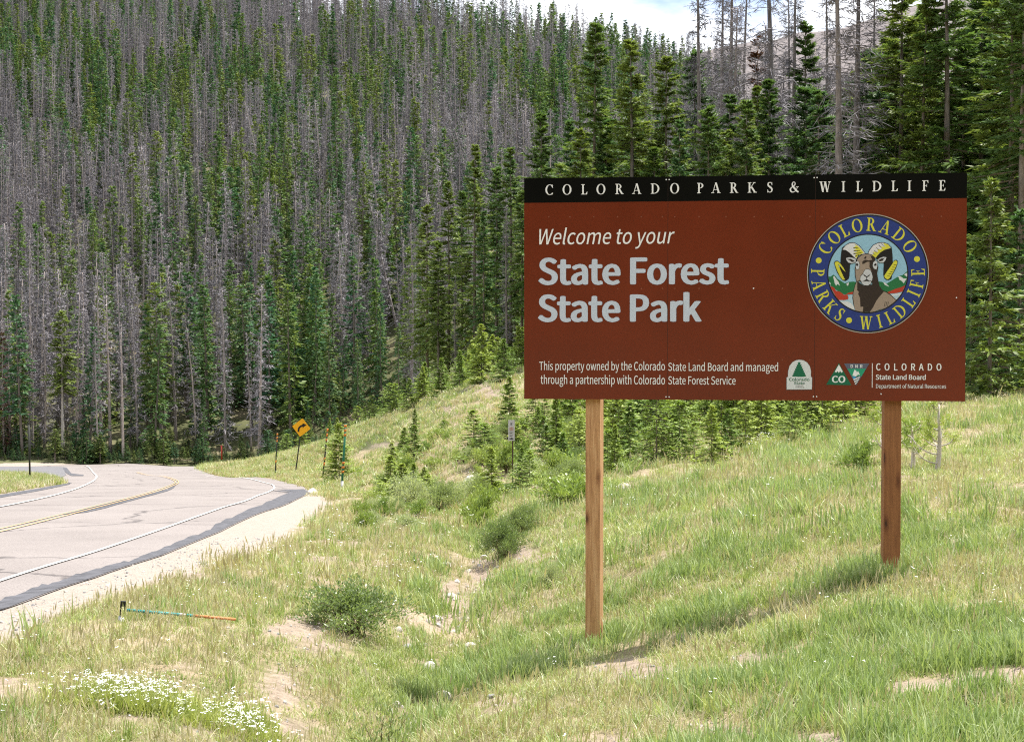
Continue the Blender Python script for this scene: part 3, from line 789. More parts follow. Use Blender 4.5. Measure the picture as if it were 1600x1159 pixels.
    circ(emb, 1.008, 'rim', 0); circ(emb, .995, 'black', 1); circ(emb, .972, 'blue', 2); circ(emb, .672, 'black', 3); circ(emb, .652, 'sky', 4)
    for a in (164.5, 16.5, 249): circ(emb, .049, 'yellow', 3, (.845 * math.cos(math.radians(a)), .845 * math.sin(math.radians(a))), 24)
    link(emb.mesh("emblem", list(mats.values())), "emblem", root)
    emb_o = root.children[-1]
    el = MB()
    def ringletters(word, angs, top):
        for ch, a in zip(word, angs):
            V, T = serif_tris(ch); V = (V - [SERIF[ch][1] / 2, .5]) * .222 * np.array([.92 if top else .88, 1])
            t = math.radians(a); rr = .83
            rot = t - math.pi / 2 if top else t + math.pi / 2
            c, s = math.cos(rot), math.sin(rot)
            put(el, np.c_[V[:, 0] * c - V[:, 1] * s + rr * math.cos(t), V[:, 0] * s + V[:, 1] * c + rr * math.sin(t)], T, 'yellow', 4)
    ringletters("COLORADO", (148.5, 132.3, 118, 102.5, 86, 69.5, 51.5, 33.3), True)
    ringletters("PARKS", (178.5, 192.8, 207.5, 222.5, 236.5), False)
    ringletters("WILDLIFE", (268.5, 284, 296.5, 310.5, 325, 336.3, 347.5, 361.5), False)
    link(el.mesh("emblem_lettering", list(mats.values())), "emblem_lettering", emb_o)
    sc = MB()   # landscape behind the ram
    poly(sc, [(236,640),(250,606),(268,606),(293,588),(316,606),(330,628),(352,640),(395,668),(430,655),(470,652),(520,660),(520,760),(420,772),(380,765),(330,735),(300,712),(240,688)], 'green', 5)
    poly(sc, [(660,655),(700,652),(745,660),(765,672),(800,650),(850,618),(885,600),(905,596),(925,578),(960,560),(970,640),(940,690),(900,705),(850,720),(790,748),(700,770)], 'green', 5)
    poly(sc, [(290,606),(300,600),(322,632),(340,655),(352,690),(330,672),(318,690),(306,668)], 'white', 6)
    poly(sc, [(244,636),(256,652),(270,668),(262,686),(244,668)], 'white', 6)
    poly(sc, [(410,668),(432,660),(424,690),(412,686)], 'white', 6)
    poly(sc, [(735,658),(752,664),(770,680),(790,700),(764,690),(748,682)], 'white', 6)
    poly(sc, [(866,606),(890,608),(912,625),(944,628),(930,644),(916,670),(898,648),(880,640)], 'white', 6)
    poly(sc, [(918,590),(942,575),(960,590),(945,612)], 'white', 6)
    poly(sc, [(236,672),(262,690),(300,706),(318,735),(352,742),(385,770),(418,772),(428,795),(424,812),(390,820),(335,826),(300,800),(240,730)], 'red', 6)
    poly(sc, [(400,770),(430,752),(480,740),(480,764),(430,768)], 'red', 6)
    poly(sc, [(760,752),(800,738),(850,716),(890,706),(935,690),(915,750),(860,756),(780,764)], 'red', 6)
    poly(sc, [(330,832),(424,818),(436,780),(480,768),(480,925),(410,900),(360,865)], 'water', 6)
    poly(sc, [(352,840),(420,832),(455,850),(478,885),(478,912),(420,880),(390,862)], 'white', 7)
    poly(sc, [(790,772),(840,765),(898,760),(880,790),(846,822),(820,795)], 'white', 6)
    poly(sc, [(820,780),(880,772),(870,795),(848,812)], 'water', 7)
    link(sc.mesh("emblem_landscape", list(mats.values())), "emblem_landscape", emb_o)
    rm = MB()   # the bighorn ram
    def outline(pts, k, layer, w=7):
        c = np.mean(pts, 0); q = [tuple(np.array(p) + (np.array(p) - c) / (np.linalg.norm(np.array(p) - c) + 1e-6) * w) for p in pts]
        poly(rm, q, 'black', layer); poly(rm, pts, k, layer + 1)
    outline([(505,640),(486,690),(472,750),(470,800),(476,850),(486,915),(510,930),(548,944),(570,935),(566,880),(548,830),(520,760),(512,700),(520,650)], 'tan', 8)
    outline([(735,742),(760,750),(800,778),(850,824),(830,850),(790,870),(750,895),(700,905),(660,925),(612,944),(600,900),(640,850),(690,780)], 'tan', 8)
    poly(rm, [(505,645),(560,690),(640,680),(690,640),(700,690),(725,725),(742,742),(705,785),(672,830),(650,880),(618,945),(553,945),(560,880),(535,880),(530,800),(514,765),(520,745),(505,730)], 'brown', 10)
    for x in (752, 766, 780): poly(rm, [(x, 835), (x + 4, 835), (x - 6, 880), (x - 9, 880)], 'black', 10)
    # horns: dark body, white crown, ribs, curled tips
    poly(rm, [(366,350),(385,330),(430,380),(495,440),(500,480),(455,490),(440,500),(436,600),(428,628),(400,648),(380,640),(350,570),(352,520),(356,440)], 'black', 8)
    poly(rm, [(806,340),(780,340),(720,385),(665,440),(690,470),(738,490),(735,560),(735,595),(752,628),(780,642),(806,630),(820,560),(816,420)], 'black', 8)
    outline([(372,362),(400,326),(440,304),(478,304),(520,332),(560,380),(572,400),(540,405),(512,415),(494,448),(462,418),(432,388),(400,366)], 'white', 9, 6)
    outline([(600,404),(612,370),(645,326),(690,306),(735,304),(775,318),(800,348),(786,356),(745,366),(700,395),(665,440),(640,415)], 'white', 9, 6)
    poly(rm, [(478,312),(520,340),(562,392),(540,403),(512,415),(496,440),(480,420),(500,400),(470,398),(505,378),(470,372),(500,350),(468,345),(492,330)], 'yellow', 11)
    poly(rm, [(735,306),(775,320),(798,350),(745,366),(700,395),(665,438),(632,412),(655,400),(640,385),(690,385),(680,365),(722,360),(712,340),(755,338),(740,322)], 'yellow', 11)
    for a, b in (((468,345),(512,350)),((470,372),(528,372)),((470,398),(540,392)),((486,420),(520,408))):
        poly(rm, [a, (b[0], b[1] - 2), (b[0], b[1] + 3), (a[0], a[1] + 7)], 'black', 12)
    for a, b in (((690,322),(718,350)),((668,345),(700,372)),((650,370),(680,396)),((712,312),(745,336)),((640,395),(662,415))):
        poly(rm, [a, (a[0] + 6, a[1]), (b[0] + 2, b[1]), (b[0] - 2, b[1])], 'black', 12)
    outline([(303,485),(312,472),(332,470),(356,492),(380,525),(402,566),(378,545),(352,510),(330,490),(345,520),(362,560),(380,600),(398,632),(376,636),(352,604),(330,560),(312,515)], 'yellow', 9, 8)
    outline([(858,476),(846,464),(828,470),(810,500),(790,530),(765,565),(744,600),(748,618),(770,634),(792,622),(815,580),(836,540),(850,510)], 'yellow', 9, 8)
    for i in range(6):
        x, y = 345 + i * 8, 520 + i * 19; poly(rm, [(x, y), (x + 18, y + 6), (x + 17, y + 10), (x - 2, y + 5)], 'black', 11)
        x, y = 826 - i * 11, 500 + i * 20; poly(rm, [(x, y), (x + 26, y + 4), (x + 25, y + 8), (x, y + 5)], 'black', 11)
    # ears
    outline([(404,440),(430,432),(465,438),(492,450),(488,478),(455,488),(425,480),(410,462)], 'pale', 11, 5)
    poly(rm, [(412,448),(445,446),(470,460),(484,470),(455,476),(440,462)], 'brown', 13)
    outline([(762,434),(735,430),(705,440),(680,458),(700,482),(735,482),(752,462)], 'pale', 11, 5)
    poly(rm, [(748,440),(715,446),(690,460),(700,472),(728,466),(735,452)], 'brown', 13)
    # head
    outline([(498,470),(510,440),(545,412),(585,404),(625,412),(655,438),(665,480),(668,540),(655,590),(640,640),(610,680),(560,676),(525,640),(500,650),(490,600),(488,540)], 'tan', 11, 6)
    poly(rm, [(618,418),(650,430),(668,470),(690,520),(680,580),(690,640),(640,690),(632,640),(640,600),(628,550),(612,520),(612,470),(636,455)], 'brown', 13)
    poly(rm, [(548,470),(575,455),(605,462),(632,456),(625,474),(590,474),(565,490),(550,495)], 'brown', 13)
    poly(rm, [(560,445),(578,422),(586,424),(580,448)], 'brown', 13)
    outline([(560,568),(575,545),(600,540),(620,552),(632,575),(640,610),(636,640),(626,655),(624,672),(600,688),(565,684),(545,668),(542,650),(530,635),(534,605),(550,590)], 'pale', 14, 4)
    poly(rm, [(552,580),(570,592),(588,606),(606,594),(622,582),(612,600),(592,614),(591,632),(610,642),(590,640),(560,644),(585,632),(585,614),(566,602)], 'black', 16)
    poly(rm, [(545,652),(570,644),(590,640),(612,646),(634,642),(612,654),(590,648),(566,652)], 'black', 16)
    outline([(490,478),(505,466),(520,478),(524,505),(518,536),(500,545),(490,520)], 'pale', 14, 3); poly(rm, [(488,498),(500,486),(510,492),(514,508),(500,512)], 'black', 16)
    outline([(645,480),(665,462),(682,480),(680,520),(672,545),(650,535),(640,508)], 'pale', 14, 3); poly(rm, [(652,500),(664,488),(676,496),(672,508),(656,512)], 'black', 16)
    link(rm.mesh("emblem_ram", list(mats.values())), "emblem_ram", emb_o)

    # ---- small badges
    bm_ = MB(); bk = {'plate': (.60, .63, .66), 'edge': (.12, .11, .11), 'green': (.008, .125, .065), 'teal': (.02, .30, .17), 'slate': (.10, .11, .16), 'white': (.74, .76, .78), 'blue': (.05, .30, .60)}
    bmats = {k: flat_mat("badge_" + k, v, .4, .03) for k, v in bk.items()}; bkeys = list(bmats)
    def bpoly(mb, pts, k, layer):
        P = [bp(*p) for p in pts]
        r = delaunay_2d_cdt([Vector(p) for p in P], [], [list(range(len(P)))], 1, 1e-7)
        V = np.array([v[:] for v in r[0]]); mb.add(np.c_[ox + V[:, 0], np.full(len(V), -.002 - layer * .0005), oz + V[:, 1]], [f for f in r[2] if len(f) == 3], bkeys.index(k))
    Z = lambda x, y: (1210 + x / 5.517, 550 + y / 5.517)      # enlarged-picture coordinates
    arch = [(105,322),(105,217),(116,215),(118,165),(130,120),(155,88),(185,72),(216,67),(250,72),(282,92),(305,125),(314,165),(314,215),(324,218),(322,322)]
    ac = np.mean(arch, 0)
    bpoly(bm_, [Z(*(np.array(p) + (np.array(p) - ac) * .03)) for p in arch], 'edge', 0); bpoly(bm_, [Z(*p) for p in arch], 'plate', 1)
    L, Rr = [], []
    for i, (y, w) in enumerate(zip(range(85, 212, 9), np.linspace(4, 60, 15))):
        L.append((212 - w - (6 if i % 2 else -4), y)); Rr.append((212 + w + (6 if i % 2 else -4), y))
    bpoly(bm_, [Z(*p) for p in L + [(185, 212), (205, 214), (245, 214)] + Rr[::-1]], 'green', 2)
    o = link(bm_.mesh("forest_service_badge", list(bmats.values())), "forest_service_badge", root)
    line("badge_lettering", "Colorado", *[Z(125, 0)[0], Z(302, 0)[0]], Z(0, 224)[1], Z(0, 250)[1], "C", .007, mat=bmats['green'], lift=.0035, parent=o)
    line("badge_lettering", "State", *[Z(168, 0)[0], Z(260, 0)[0]], Z(0, 256)[1], Z(0, 280)[1], "S", .007, mat=bmats['green'], lift=.0035, parent=o)
    line("badge_lettering", "FOREST", *[Z(186, 0)[0], Z(246, 0)[0]], Z(0, 286)[1], Z(0, 295)[1], "F", .0, mat=bmats['edge'], lift=.0035, parent=o)
    line("badge_lettering", "SERVICE", *[Z(180, 0)[0], Z(256, 0)[0]], Z(0, 299)[1], Z(0, 309)[1], "F", .0, mat=bmats['edge'], lift=.0035, parent=o)
    tb = MB()
    bpoly(tb, [Z(446,283),(Z(556,96)),Z(664,287)], 'green', 1)
    bpoly(tb, [Z(556,108),Z(590,170),Z(578,180),Z(566,164),Z(556,182),Z(545,166),Z(532,178),Z(520,172)], 'white', 2)
    bpoly(tb, [Z(600,100),Z(820,100),Z(706,290)], 'slate', 1)
    bpoly(tb, [Z(630,146),Z(790,146),Z(748,215),Z(740,205),Z(700,215),Z(672,216)], 'teal', 2)
    bpoly(tb, [Z(672,205),Z(690,155),Z(704,160),Z(712,178),Z(722,166),Z(738,200),Z(720,196),Z(704,212)], 'white', 3)
    bpoly(tb, [Z(672,214),Z(700,210),Z(700,232),Z(682,232)], 'blue', 3)
    for i in range(3):
        y = 222 + i * 19; w = 36 - i * 9
        bpoly(tb, [Z(706 - w * .7, y + 14), Z(706 + w, y - 10), Z(706 + w - 5, y), Z(706 - w * .6, y + 24)], 'white', 3)
    o = link(tb.mesh("resources_badge", list(bmats.values())), "resources_badge", root)
    line("badge_lettering", "CO", Z(495, 0)[0], Z(612, 0)[0], Z(0, 206)[1], Z(0, 266)[1], "C", .013, mat=bmats['white'], lift=.0035, parent=o)
    line("badge_lettering", "DNR", Z(657, 0)[0], Z(760, 0)[0], Z(0, 110)[1], Z(0, 138)[1], "D", .009, mat=bmats['white'], lift=.0035, spacing=1.3, parent=o)
    return root
SIGN = build_sign()

# ------------------------------------------------------------------ tree kits
def diamonds(p, tip, w, up):
    """leaf-like faces from p to tip, half width w"""
    ax = tip - p; pr = np.cross(ax, up); pr /= np.linalg.norm(pr, axis=1)[:, None] + 1e-9
    mid = p + ax * 0.42
    V = np.stack([p, mid + pr * w[:, None], tip, mid - pr * w[:, None]], 1)
    n = len(p); i = np.arange(n)[:, None] * 4
    return V.reshape(-1, 3), np.concatenate([i + [[0, 1, 2]], i + [[0, 2, 3]]])

def conifer(seed, H=16., R=2.2, cb=0.12, nw=34, nb=5, ns=9, sl=.55, sw=.10, fingers=3, taper=.85, ragged=.5, low=-.35, gaps=0.0, branches=False, tr=None):
    r = np.random.default_rng(seed)
    tk = MB(); tr = tr or 0.011 * H
    zz = np.linspace(-.5, H * .985, 9); bx, by = r.normal(0, .006 * H, 2)
    ax = lambda z: np.stack([bx * np.sin(z / H * 2.5), by * np.sin(z / H * 3.1), z], -1)
    tk.tube(ax(zz), np.interp(zz, [0, H * .3, H], [tr, tr * .72, tr * .08]), 6)
    nB = nw * nb
    wi = np.repeat(np.arange(nw), nb)
    t = np.clip((wi + r.random(nB) * 1.1) / nw, 0, .995)
    if gaps > 0: keep = r.random(nB) > gaps * (1 - t); t = t[keep]; wi = wi[keep]; nB = len(t)
    h = H * (cb + (1 - cb) * t)
    phi = r.random(nB) * 2 * math.pi
    lob = 1 + .25 * np.sin(phi * 2 + wi * .7 + seed)
    rad = R * ((1 - t) ** taper) * (1 - ragged / 2 + ragged * r.random(nB)) * lob * np.where(t < .12, .75 + 2 * t, 1) + .02 * H * .4
    slope = low + (0.55 - low) * t ** 1.5 + r.normal(0, .08, nB)
    s = (0.12 + 0.88 * (np.arange(ns) + r.random((nB, ns))) / ns)
    rr = rad[:, None] * s
    z = h[:, None] + rr * slope[:, None] - .28 * rr * s + .22 * rr * s ** 3
    c = ax(np.minimum(h, H))
    p = np.stack([c[:, 0, None] + np.cos(phi)[:, None] * rr, c[:, 1, None] + np.sin(phi)[:, None] * rr, z], -1).reshape(-1, 3)
    ph = np.repeat(phi, ns); tt = np.repeat(t, ns); ss = s.ravel()
    n = len(p); P, Tp, Wd = [], [], []
    side = np.where(r.random(n) < .5, -1, 1) * (0.25 + .9 * (1 - ss * .6) * r.random(n))
    L = sl * (.65 + .7 * r.random(n)) * (1 - .45 * tt)
    for k in range(fingers):
        a = ph + side + (k - (fingers - 1) / 2) * .55 + r.normal(0, .12, n)
        el = -.18 + r.normal(0, .25, n) + .5 * (tt > .9)
        l = L * (1 if k == fingers // 2 else .8)
        d = np.stack([np.cos(a) * np.cos(el), np.sin(a) * np.cos(el), np.sin(el)], -1)
        P.append(p); Tp.append(p + d * l[:, None]); Wd.append(sw * (.7 + .6 * r.random(n)) * (1 - .3 * tt))
    # leader
    q = 14; lz = H * (.93 + .07 * r.random(q)); lp = ax(lz); a = r.random(q) * 6.28
    P.append(lp); Tp.append(lp + np.stack([np.cos(a) * sl * .4, np.sin(a) * sl * .4, np.full(q, sl * .55)], -1)); Wd.append(np.full(q, sw * .6))
    P, Tp, Wd = np.concatenate(P), np.concatenate(Tp), np.concatenate(Wd)
    up = np.array([[0, 0, 1.]]) + r.normal(0, .55, (len(P), 3))
    V, T = diamonds(P, Tp, Wd, up)
    if branches:
        m = MB(); e = np.stack([c[:, 0] + np.cos(phi) * rad * .75, c[:, 1] + np.sin(phi) * rad * .75, h + .75 * rad * slope - .15 * rad], -1)
        b0 = np.stack([c[:, 0], c[:, 1], h], -1); bw = np.full(nB, .018 + .0006 * H)
        v, tq = diamonds(b0, e, bw, np.array([[0, 0, 1.]]) + 0 * b0); tk.add(v, tq)
        v, tq = diamonds(b0, e, bw, np.stack([-np.sin(phi), np.cos(phi), 0 * phi], -1)); tk.add(v, tq)
        # dead lower snags
    return tk.arr()[:2], (V, T)

def snag(seed, H=16., R=1.1, cb=.12, nB=150, tw=7, bw=.03, twl=.45, tww=.018, top=1.0, tr=None, dens=1.0):
    """standing dead conifer: trunk + bare twiggy branches"""
    r = np.random.default_rng(seed); tk = MB(); tr = tr or .010 * H
    zz = np.linspace(-.5, H, 10); bx, by = r.normal(0, .009 * H, 2)
    ax = lambda z: np.stack([bx * np.sin(z / H * 2.2), by * np.sin(z / H * 2.9), z], -1)
    tk.tube(ax(zz), np.interp(zz, [0, H * .3, H], [tr, tr * .75, tr * .12]), 6)
    t = r.random(nB) ** .9; h = H * (cb + (1 - cb) * t * top); phi = r.random(nB) * 6.283
    rad = R * (1 - t) ** .6 * (.35 + .8 * r.random(nB)) + .12
    slope = -.55 + .75 * t + r.normal(0, .2, nB); c = ax(h)
    d = np.stack([np.cos(phi), np.sin(phi), slope], -1)
    e = c + d * rad[:, None]; e[:, 2] += rad * .15
    u1 = np.array([[0, 0, 1.]]) + 0 * d; u2 = np.stack([-np.sin(phi), np.cos(phi), 0 * phi], -1)
    VV, TT, n0 = [], [], 0
    for P, Q, w, u in ((c, e, np.full(nB, bw), u1), (c, e, np.full(nB, bw), u2)):
        v, q = diamonds(P, Q, w * (1 - .4 * t), u); VV.append(v); TT.append(q + n0); n0 += len(v)
    s = .2 + .8 * r.random((nB, tw)); p = (c[:, None] + (e - c)[:, None] * s[..., None]).reshape(-1, 3)
    n = len(p); a = np.repeat(phi, tw) + r.normal(0, .9, n); el = -.35 + r.normal(0, .5, n)
    L = twl * (.4 + .9 * r.random(n)) * np.repeat(1 - .5 * t, tw)
    q = p + np.stack([np.cos(a) * np.cos(el), np.sin(a) * np.cos(el), np.sin(el)], -1) * L[:, None]
    v, f = diamonds(p, q, tww * (.6 + .8 * r.random(n)), r.normal(0, 1, (n, 3))); VV.append(v); TT.append(f + n0)
    return tk.arr()[:2], (np.concatenate(VV), np.concatenate(TT))

class Kit:
    """two part meshes of one plant, shared by its copies"""
    def __init__(self, arrs, mt, mc, nt="trunk", nc="crown", nominal=1.0):
        (tv, tt), (cv, ct) = arrs
        self.H = nominal; self.nt, self.nc = nt, nc
        self.trunk = tri_mesh(nt, tv, tt, mt, smooth=True); self.crown = tri_mesh(nc, cv, ct, mc)
        self.raw = (tv, tt, cv, ct, mt, mc)
    def merged(self, name):
        tv, tt, cv, ct, mt, mc = self.raw
        return tri_mesh(name, np.concatenate([tv, cv]), np.concatenate([tt, ct + len(tv)]), [mt, mc], np.r_[np.zeros(len(tt)), np.ones(len(ct))])
def plant(kit, name, label, cat, loc, H, ws=1.0, group=None, rz=None, lean=(0, 0)):
    o = thing(name, label, cat, loc, 0, group, rot=(lean[0], lean[1], random.random() * 6.28 if rz is None else rz))
    k = H / kit.H; o.scale = (k * ws, k * ws, k)
    link(kit.trunk, kit.nt, o); link(kit.crown, kit.nc, o)
    return o

def instancer(name, pts, rot, scl, idx, protos, kind='stuff'):
    """one object holding many uncountable small plants"""
    coll = bpy.data.collections.new(name + "_kinds")
    for i, me in enumerate(protos):
        coll.objects.link(bpy.data.objects.new("%s_kind_%02d" % (name, i), me))
    me = bpy.data.meshes.new(name); me.vertices.add(len(pts)); me.vertices.foreach_set("co", np.asarray(pts, np.float32).ravel())
    for nm, ty, v, f in (("rot", 'FLOAT_VECTOR', rot, "vector"), ("scl", 'FLOAT_VECTOR', scl, "vector"), ("idx", 'INT', idx, "value")):
        a = me.attributes.new(nm, ty, 'POINT'); a.data.foreach_set(f, np.asarray(v, np.int32 if ty == 'INT' else np.float32).ravel())
    me.update()
    o = link(me, name); tag(o, kind=kind)
    ng = bpy.data.node_groups.new(name, 'GeometryNodeTree')
    ng.interface.new_socket("Geometry", in_out='INPUT', socket_type='NodeSocketGeometry'); ng.interface.new_socket("Geometry", in_out='OUTPUT', socket_type='NodeSocketGeometry')
    N, L = ng.nodes, ng.links
    gi, go = N.new('NodeGroupInput'), N.new('NodeGroupOutput')
    ci = N.new('GeometryNodeCollectionInfo'); ci.inputs['Collection'].default_value = coll; ci.inputs['Separate Children'].default_value = True; ci.inputs['Reset Children'].default_value = True
    ip = N.new('GeometryNodeInstanceOnPoints'); ip.inputs['Pick Instance'].default_value = True
    def na(nm, ty):
        n = N.new('GeometryNodeInputNamedAttribute'); n.data_type = ty; n.inputs[0].default_value = nm; return n.outputs[0]
    er = N.new('FunctionNodeEulerToRotation')
    L.new(gi.outputs[0], ip.inputs['Points']); L.new(ci.outputs[0], ip.inputs['Instance']); L.new(na('idx', 'INT'), ip.inputs['Instance Index'])
    L.new(na('rot', 'FLOAT_VECTOR'), er.inputs[0]); L.new(er.outputs[0], ip.inputs['Rotation']); L.new(na('scl', 'FLOAT_VECTOR'), ip.inputs['Scale'])
    L.new(ip.outputs[0], go.inputs[0])
    md = o.modifiers.new("scatter", 'NODES'); md.node_group = ng
    return o

# ------------------------------------------------------------------ far slope
def mk_far():
    live = [Kit(conifer(100 + i, 16, [1.65, 1.95, 1.4, 2.1, 1.6, 1.25][i], [.1, .06, .2, .04, .3, .12][i], 30, 5, 5, .62, .13, 2, [.8, .9, .7, 1.0, .6, .75][i], .6), M_BARK, M_NEEDLE_FAR, nominal=16.) for i in range(6)]
    dead = [Kit(snag(200 + i, 16, [1.2, 1.5, 1.0, 1.3, .8, 1.6][i], [.12, .08, .2, .1, .35, .1][i], [150, 180, 120, 165, 70, 180][i], 9, .033, .5, .03), M_BARK_DEAD, M_TWIG, nominal=16.) for i in range(6)]
    return live, dead
FAR_LIVE, FAR_DEAD = mk_far()

def scatter_slope():
    r = np.random.default_rng(21)
    n = 42000
    px = r.uniform(-520, 1150, n); d = np.sqrt(r.uniform(171 ** 2, 640 ** 2, n))
    x = (px - 800) / F_PX * d
    crest = np.interp(px, [-450, -100, 250, 500, 700, 900, 1060, 1300], [640, 640, 560, 480, 430, 440, 450, 460])
    ok = d < crest * 1.05
    ok &= vnoise(x, d, 22, 8) * .6 + vnoise(x, d, 9, 9) * .4 > .27
    # keep the far side of the near ridge clear of hidden trees
    ok &= ~((px > 850) & (d < 230))
    px, d, x = px[ok], d[ok], x[ok]
    grid, keep = {}, []
    for i in range(len(d)):
        md = 2.35 if d[i] > 200 else 2.5
        gx, gy = int(x[i] // 2.6), int(d[i] // 2.6); bad = False
        for a in (-1, 0, 1):
            for b in (-1, 0, 1):
                for j in grid.get((gx + a, gy + b), ()):
                    if (x[i] - x[j]) ** 2 + (d[i] - d[j]) ** 2 < md * md: bad = True
        if not bad: grid.setdefault((gx, gy), []).append(i); keep.append(i)
    px, d, x = px[keep], d[keep], x[keep]
    z = ground_z(x, d)
    n = len(x)
    pl = .39 + 1.25 * (vnoise(x, d, 26, 15) - .5) + .55 * (vnoise(x, d, 9, 16) - .5) + .28 * np.exp(-(d - 171) / 34)
    live = r.random(n) < pl
    H = np.where(live, r.uniform(9, 20, n), r.uniform(13, 21.5, n)) * np.where((d < 182) & (r.random(n) < .5) & live, .55, 1)
    H = np.where(live & (d > 180) & (d < 225), np.maximum(H, 14 + 5 * r.random(n)), H)
    H *= np.interp(d, [170, 420, 640], [1.05, 1.06, .9])
    return px, d, x, z, live, H
SL = scatter_slope()

def where_word(px, d):
    col = "left part" if px < 260 else "middle" if px < 520 else "right part"
    row = "at the foot" if d < 184 else "in the lower band" if d < 205 else "part way up"
    return row, col
def build_slope(n_live, n_dead):
    px, d, x, z, live, H = SL
    r = np.random.default_rng(5)
    vis = (px > -20) & (px < 1000) & (d < 400)
    app = np.where(vis, H / d, 0) + 0.0
    app = np.where((px > 640) & (d < 200), app * .5, app)
    used = np.zeros(len(px), bool)
    for flag, n, kits, nm, cat, adj in ((True, n_live, FAR_LIVE, "spruce_tree", "conifer", "living green spruce"), (False, n_dead, FAR_DEAD, "dead_tree", "dead tree", "bare grey dead conifer")):
        ids = [i for i in np.argsort(-app) if live[i] == flag][:n]
        for i in ids:
            used[i] = True; row, col = where_word(px[i], d[i])
            ki = int(r.integers(len(kits)))
            lab = "%s %s of the far slope, %s" % (adj, row, {"left part": "toward the left edge", "middle": "beyond the road bend", "right part": "beyond the curve sign"}[col])
            plant(kits[ki], nm, lab, cat, (x[i], d[i], z[i] - .2), H[i], r.uniform(.8, 1.2), adj + " " + row + " of the far slope " + col, rz=r.random() * 6.28, lean=tuple(r.normal(0, .03 if flag or r.random() < .8 else .12, 2)))
    for flag, kits, nm in ((True, FAR_LIVE, "living_forest"), (False, FAR_DEAD, "dead_forest")):
        m = (~used) & (live == flag); k = int(m.sum())
        sc = H[m] / 16.; w = sc * r.uniform(.8, 1.25, k)
        rot = np.stack([r.normal(0, .03, k), r.normal(0, .03, k), r.random(k) * 6.28], -1)
        o = instancer(nm, np.stack([x[m], d[m], z[m] - .2], -1), rot, np.stack([w, w, sc], -1), r.integers(0, len(kits), k), [q.merged(nm + "_tree") for q in kits])
        tag(o, "mass of %s trees covering the upper far slope" % ("green conifer" if flag else "grey dead conifer"), "forest")
    # the wooded valley side behind the photographer, which the glossy board mirrors
    n = 1500; rb = np.random.default_rng(61); yb = -rb.uniform(45, 330, n); xb = rb.uniform(-190, 230, n)
    zb = ground_z(xb, yb); sb = rb.uniform(10, 18, n) / 16
    o = instancer("valley_forest", np.stack([xb, yb, zb - .2], -1), np.stack([0 * sb, 0 * sb, rb.random(n) * 6.28], -1), np.stack([sb * 1.5, sb * 1.5, sb], -1), rb.integers(0, 6, n), [q.merged("valley_forest_tree") for q in FAR_LIVE])
    tag(o, "conifer forest on the valley side across from the sign", "forest")
    # low growth along the forest foot
    n = 420; p = r.uniform(-60, 640, n); dd = np.where(p < 400, r.uniform(168, 176, n), np.interp(p, [400, 500, 640], [166, 156, 150]) + r.uniform(-6, 10, n)); xx = (p - 800) / F_PX * dd
    ok = ~inside(ROAD_XY, xx, dd); p, dd, xx = p[ok], dd[ok], xx[ok]; n = len(p)
    zz = ground_z(xx, dd); sc = r.uniform(.6, 2.2, n) / 16 * np.where(r.random(n) < .25, 1.9, 1)
    o = instancer("understory", np.stack([xx, dd, zz], -1), np.stack([0 * sc, 0 * sc, r.random(n) * 6.28], -1), np.stack([sc * 2.2, sc * 2.2, sc], -1), r.integers(0, 6, n), [q.merged("understory_fir") for q in FAR_LIVE])
    tag(o, "low young conifers and brush along the foot of the far forest", "undergrowth")
N_SLOPE_LIVE, N_SLOPE_DEAD = 150, 235
build_slope(N_SLOPE_LIVE, N_SLOPE_DEAD)

# ------------------------------------------------------------------ near forest
NEAR = [Kit(conifer(300 + i, 16, [2.0, 2.5, 1.8, 2.2, 1.7][i], [.10, .05, .22, .04, .3][i], 42, 6, 17, .44, .046, 4, [.85, 1.0, .7, .9, .6][i], .95, -.3, .42, True), M_BARK, M_NEEDLE, nominal=16.) for i in range(5)]
DEAD_NEAR = [Kit(snag(400 + i, 18, [1.3, 1.7, 1.15, 1.9][i], [.10, .05, .18, .02][i], [260, 360, 230, 420][i], 10, .022, .6, .014, 1, .2), M_BARK_SHADE, M_TWIG, nominal=18.) for i in range(4)]
YOUNG = [Kit(conifer(500 + i, 3, [.85, 1.15, .7, 1.0, 1.3, .8, 1.1][i], [.03, .02, .08, .03, .02, .12, .04][i], [22, 20, 18, 24, 16, 20, 22][i], 7, 8, .22, .036, 3, [.9, 1.2, .7, 1.0, .75, 1.3, .6][i], .95, [.05, -.1, .15, 0, .25, .05, -.15][i], [0, .1, .35, .05, .3, .2, .4][i], True, .035), M_BARK, M_NEEDLE_YOUNG, nominal=3.) for i in range(7)]
TALL_YOUNG = [Kit(conifer(520 + i, 5, [1.15, 1.3][i], .05, 24, 6, 11, .27, .035, 3, .95, .55, -.05, .05, True, .06), M_BARK, M_NEEDLE, nominal=5.) for i in range(2)]
PINE_BARE = Kit(conifer(540, 18, 1.5, .45, 34, 5, 8, .55, .11, 3, .45, .8, -.25, .15, True), M_BARK_WHITE, M_NEEDLE, nominal=18.)
RED_DEAD = Kit(conifer(545, 14, 1.1, .08, 30, 5, 7, .45, .06, 2, .7, .7, -.35, .3, True), M_BARK_DEAD, M_NEEDLE_RED, nominal=14.)
LIVE_COUNT = [N_SLOPE_LIVE]
def height_to(px, d, ytop):
    b = base_at(px, d); return b, float(at(px, ytop, d)[2] - b[2])
def grow(kit, name, label, cat, px, d, ytop, ws=1.0, group=None, lean=(0, 0)):
    b, h = height_to(px, d, ytop)
    return plant(kit, name, label, cat, b - np.array([0, 0, .15]), h + .15, ws, group, lean=lean)

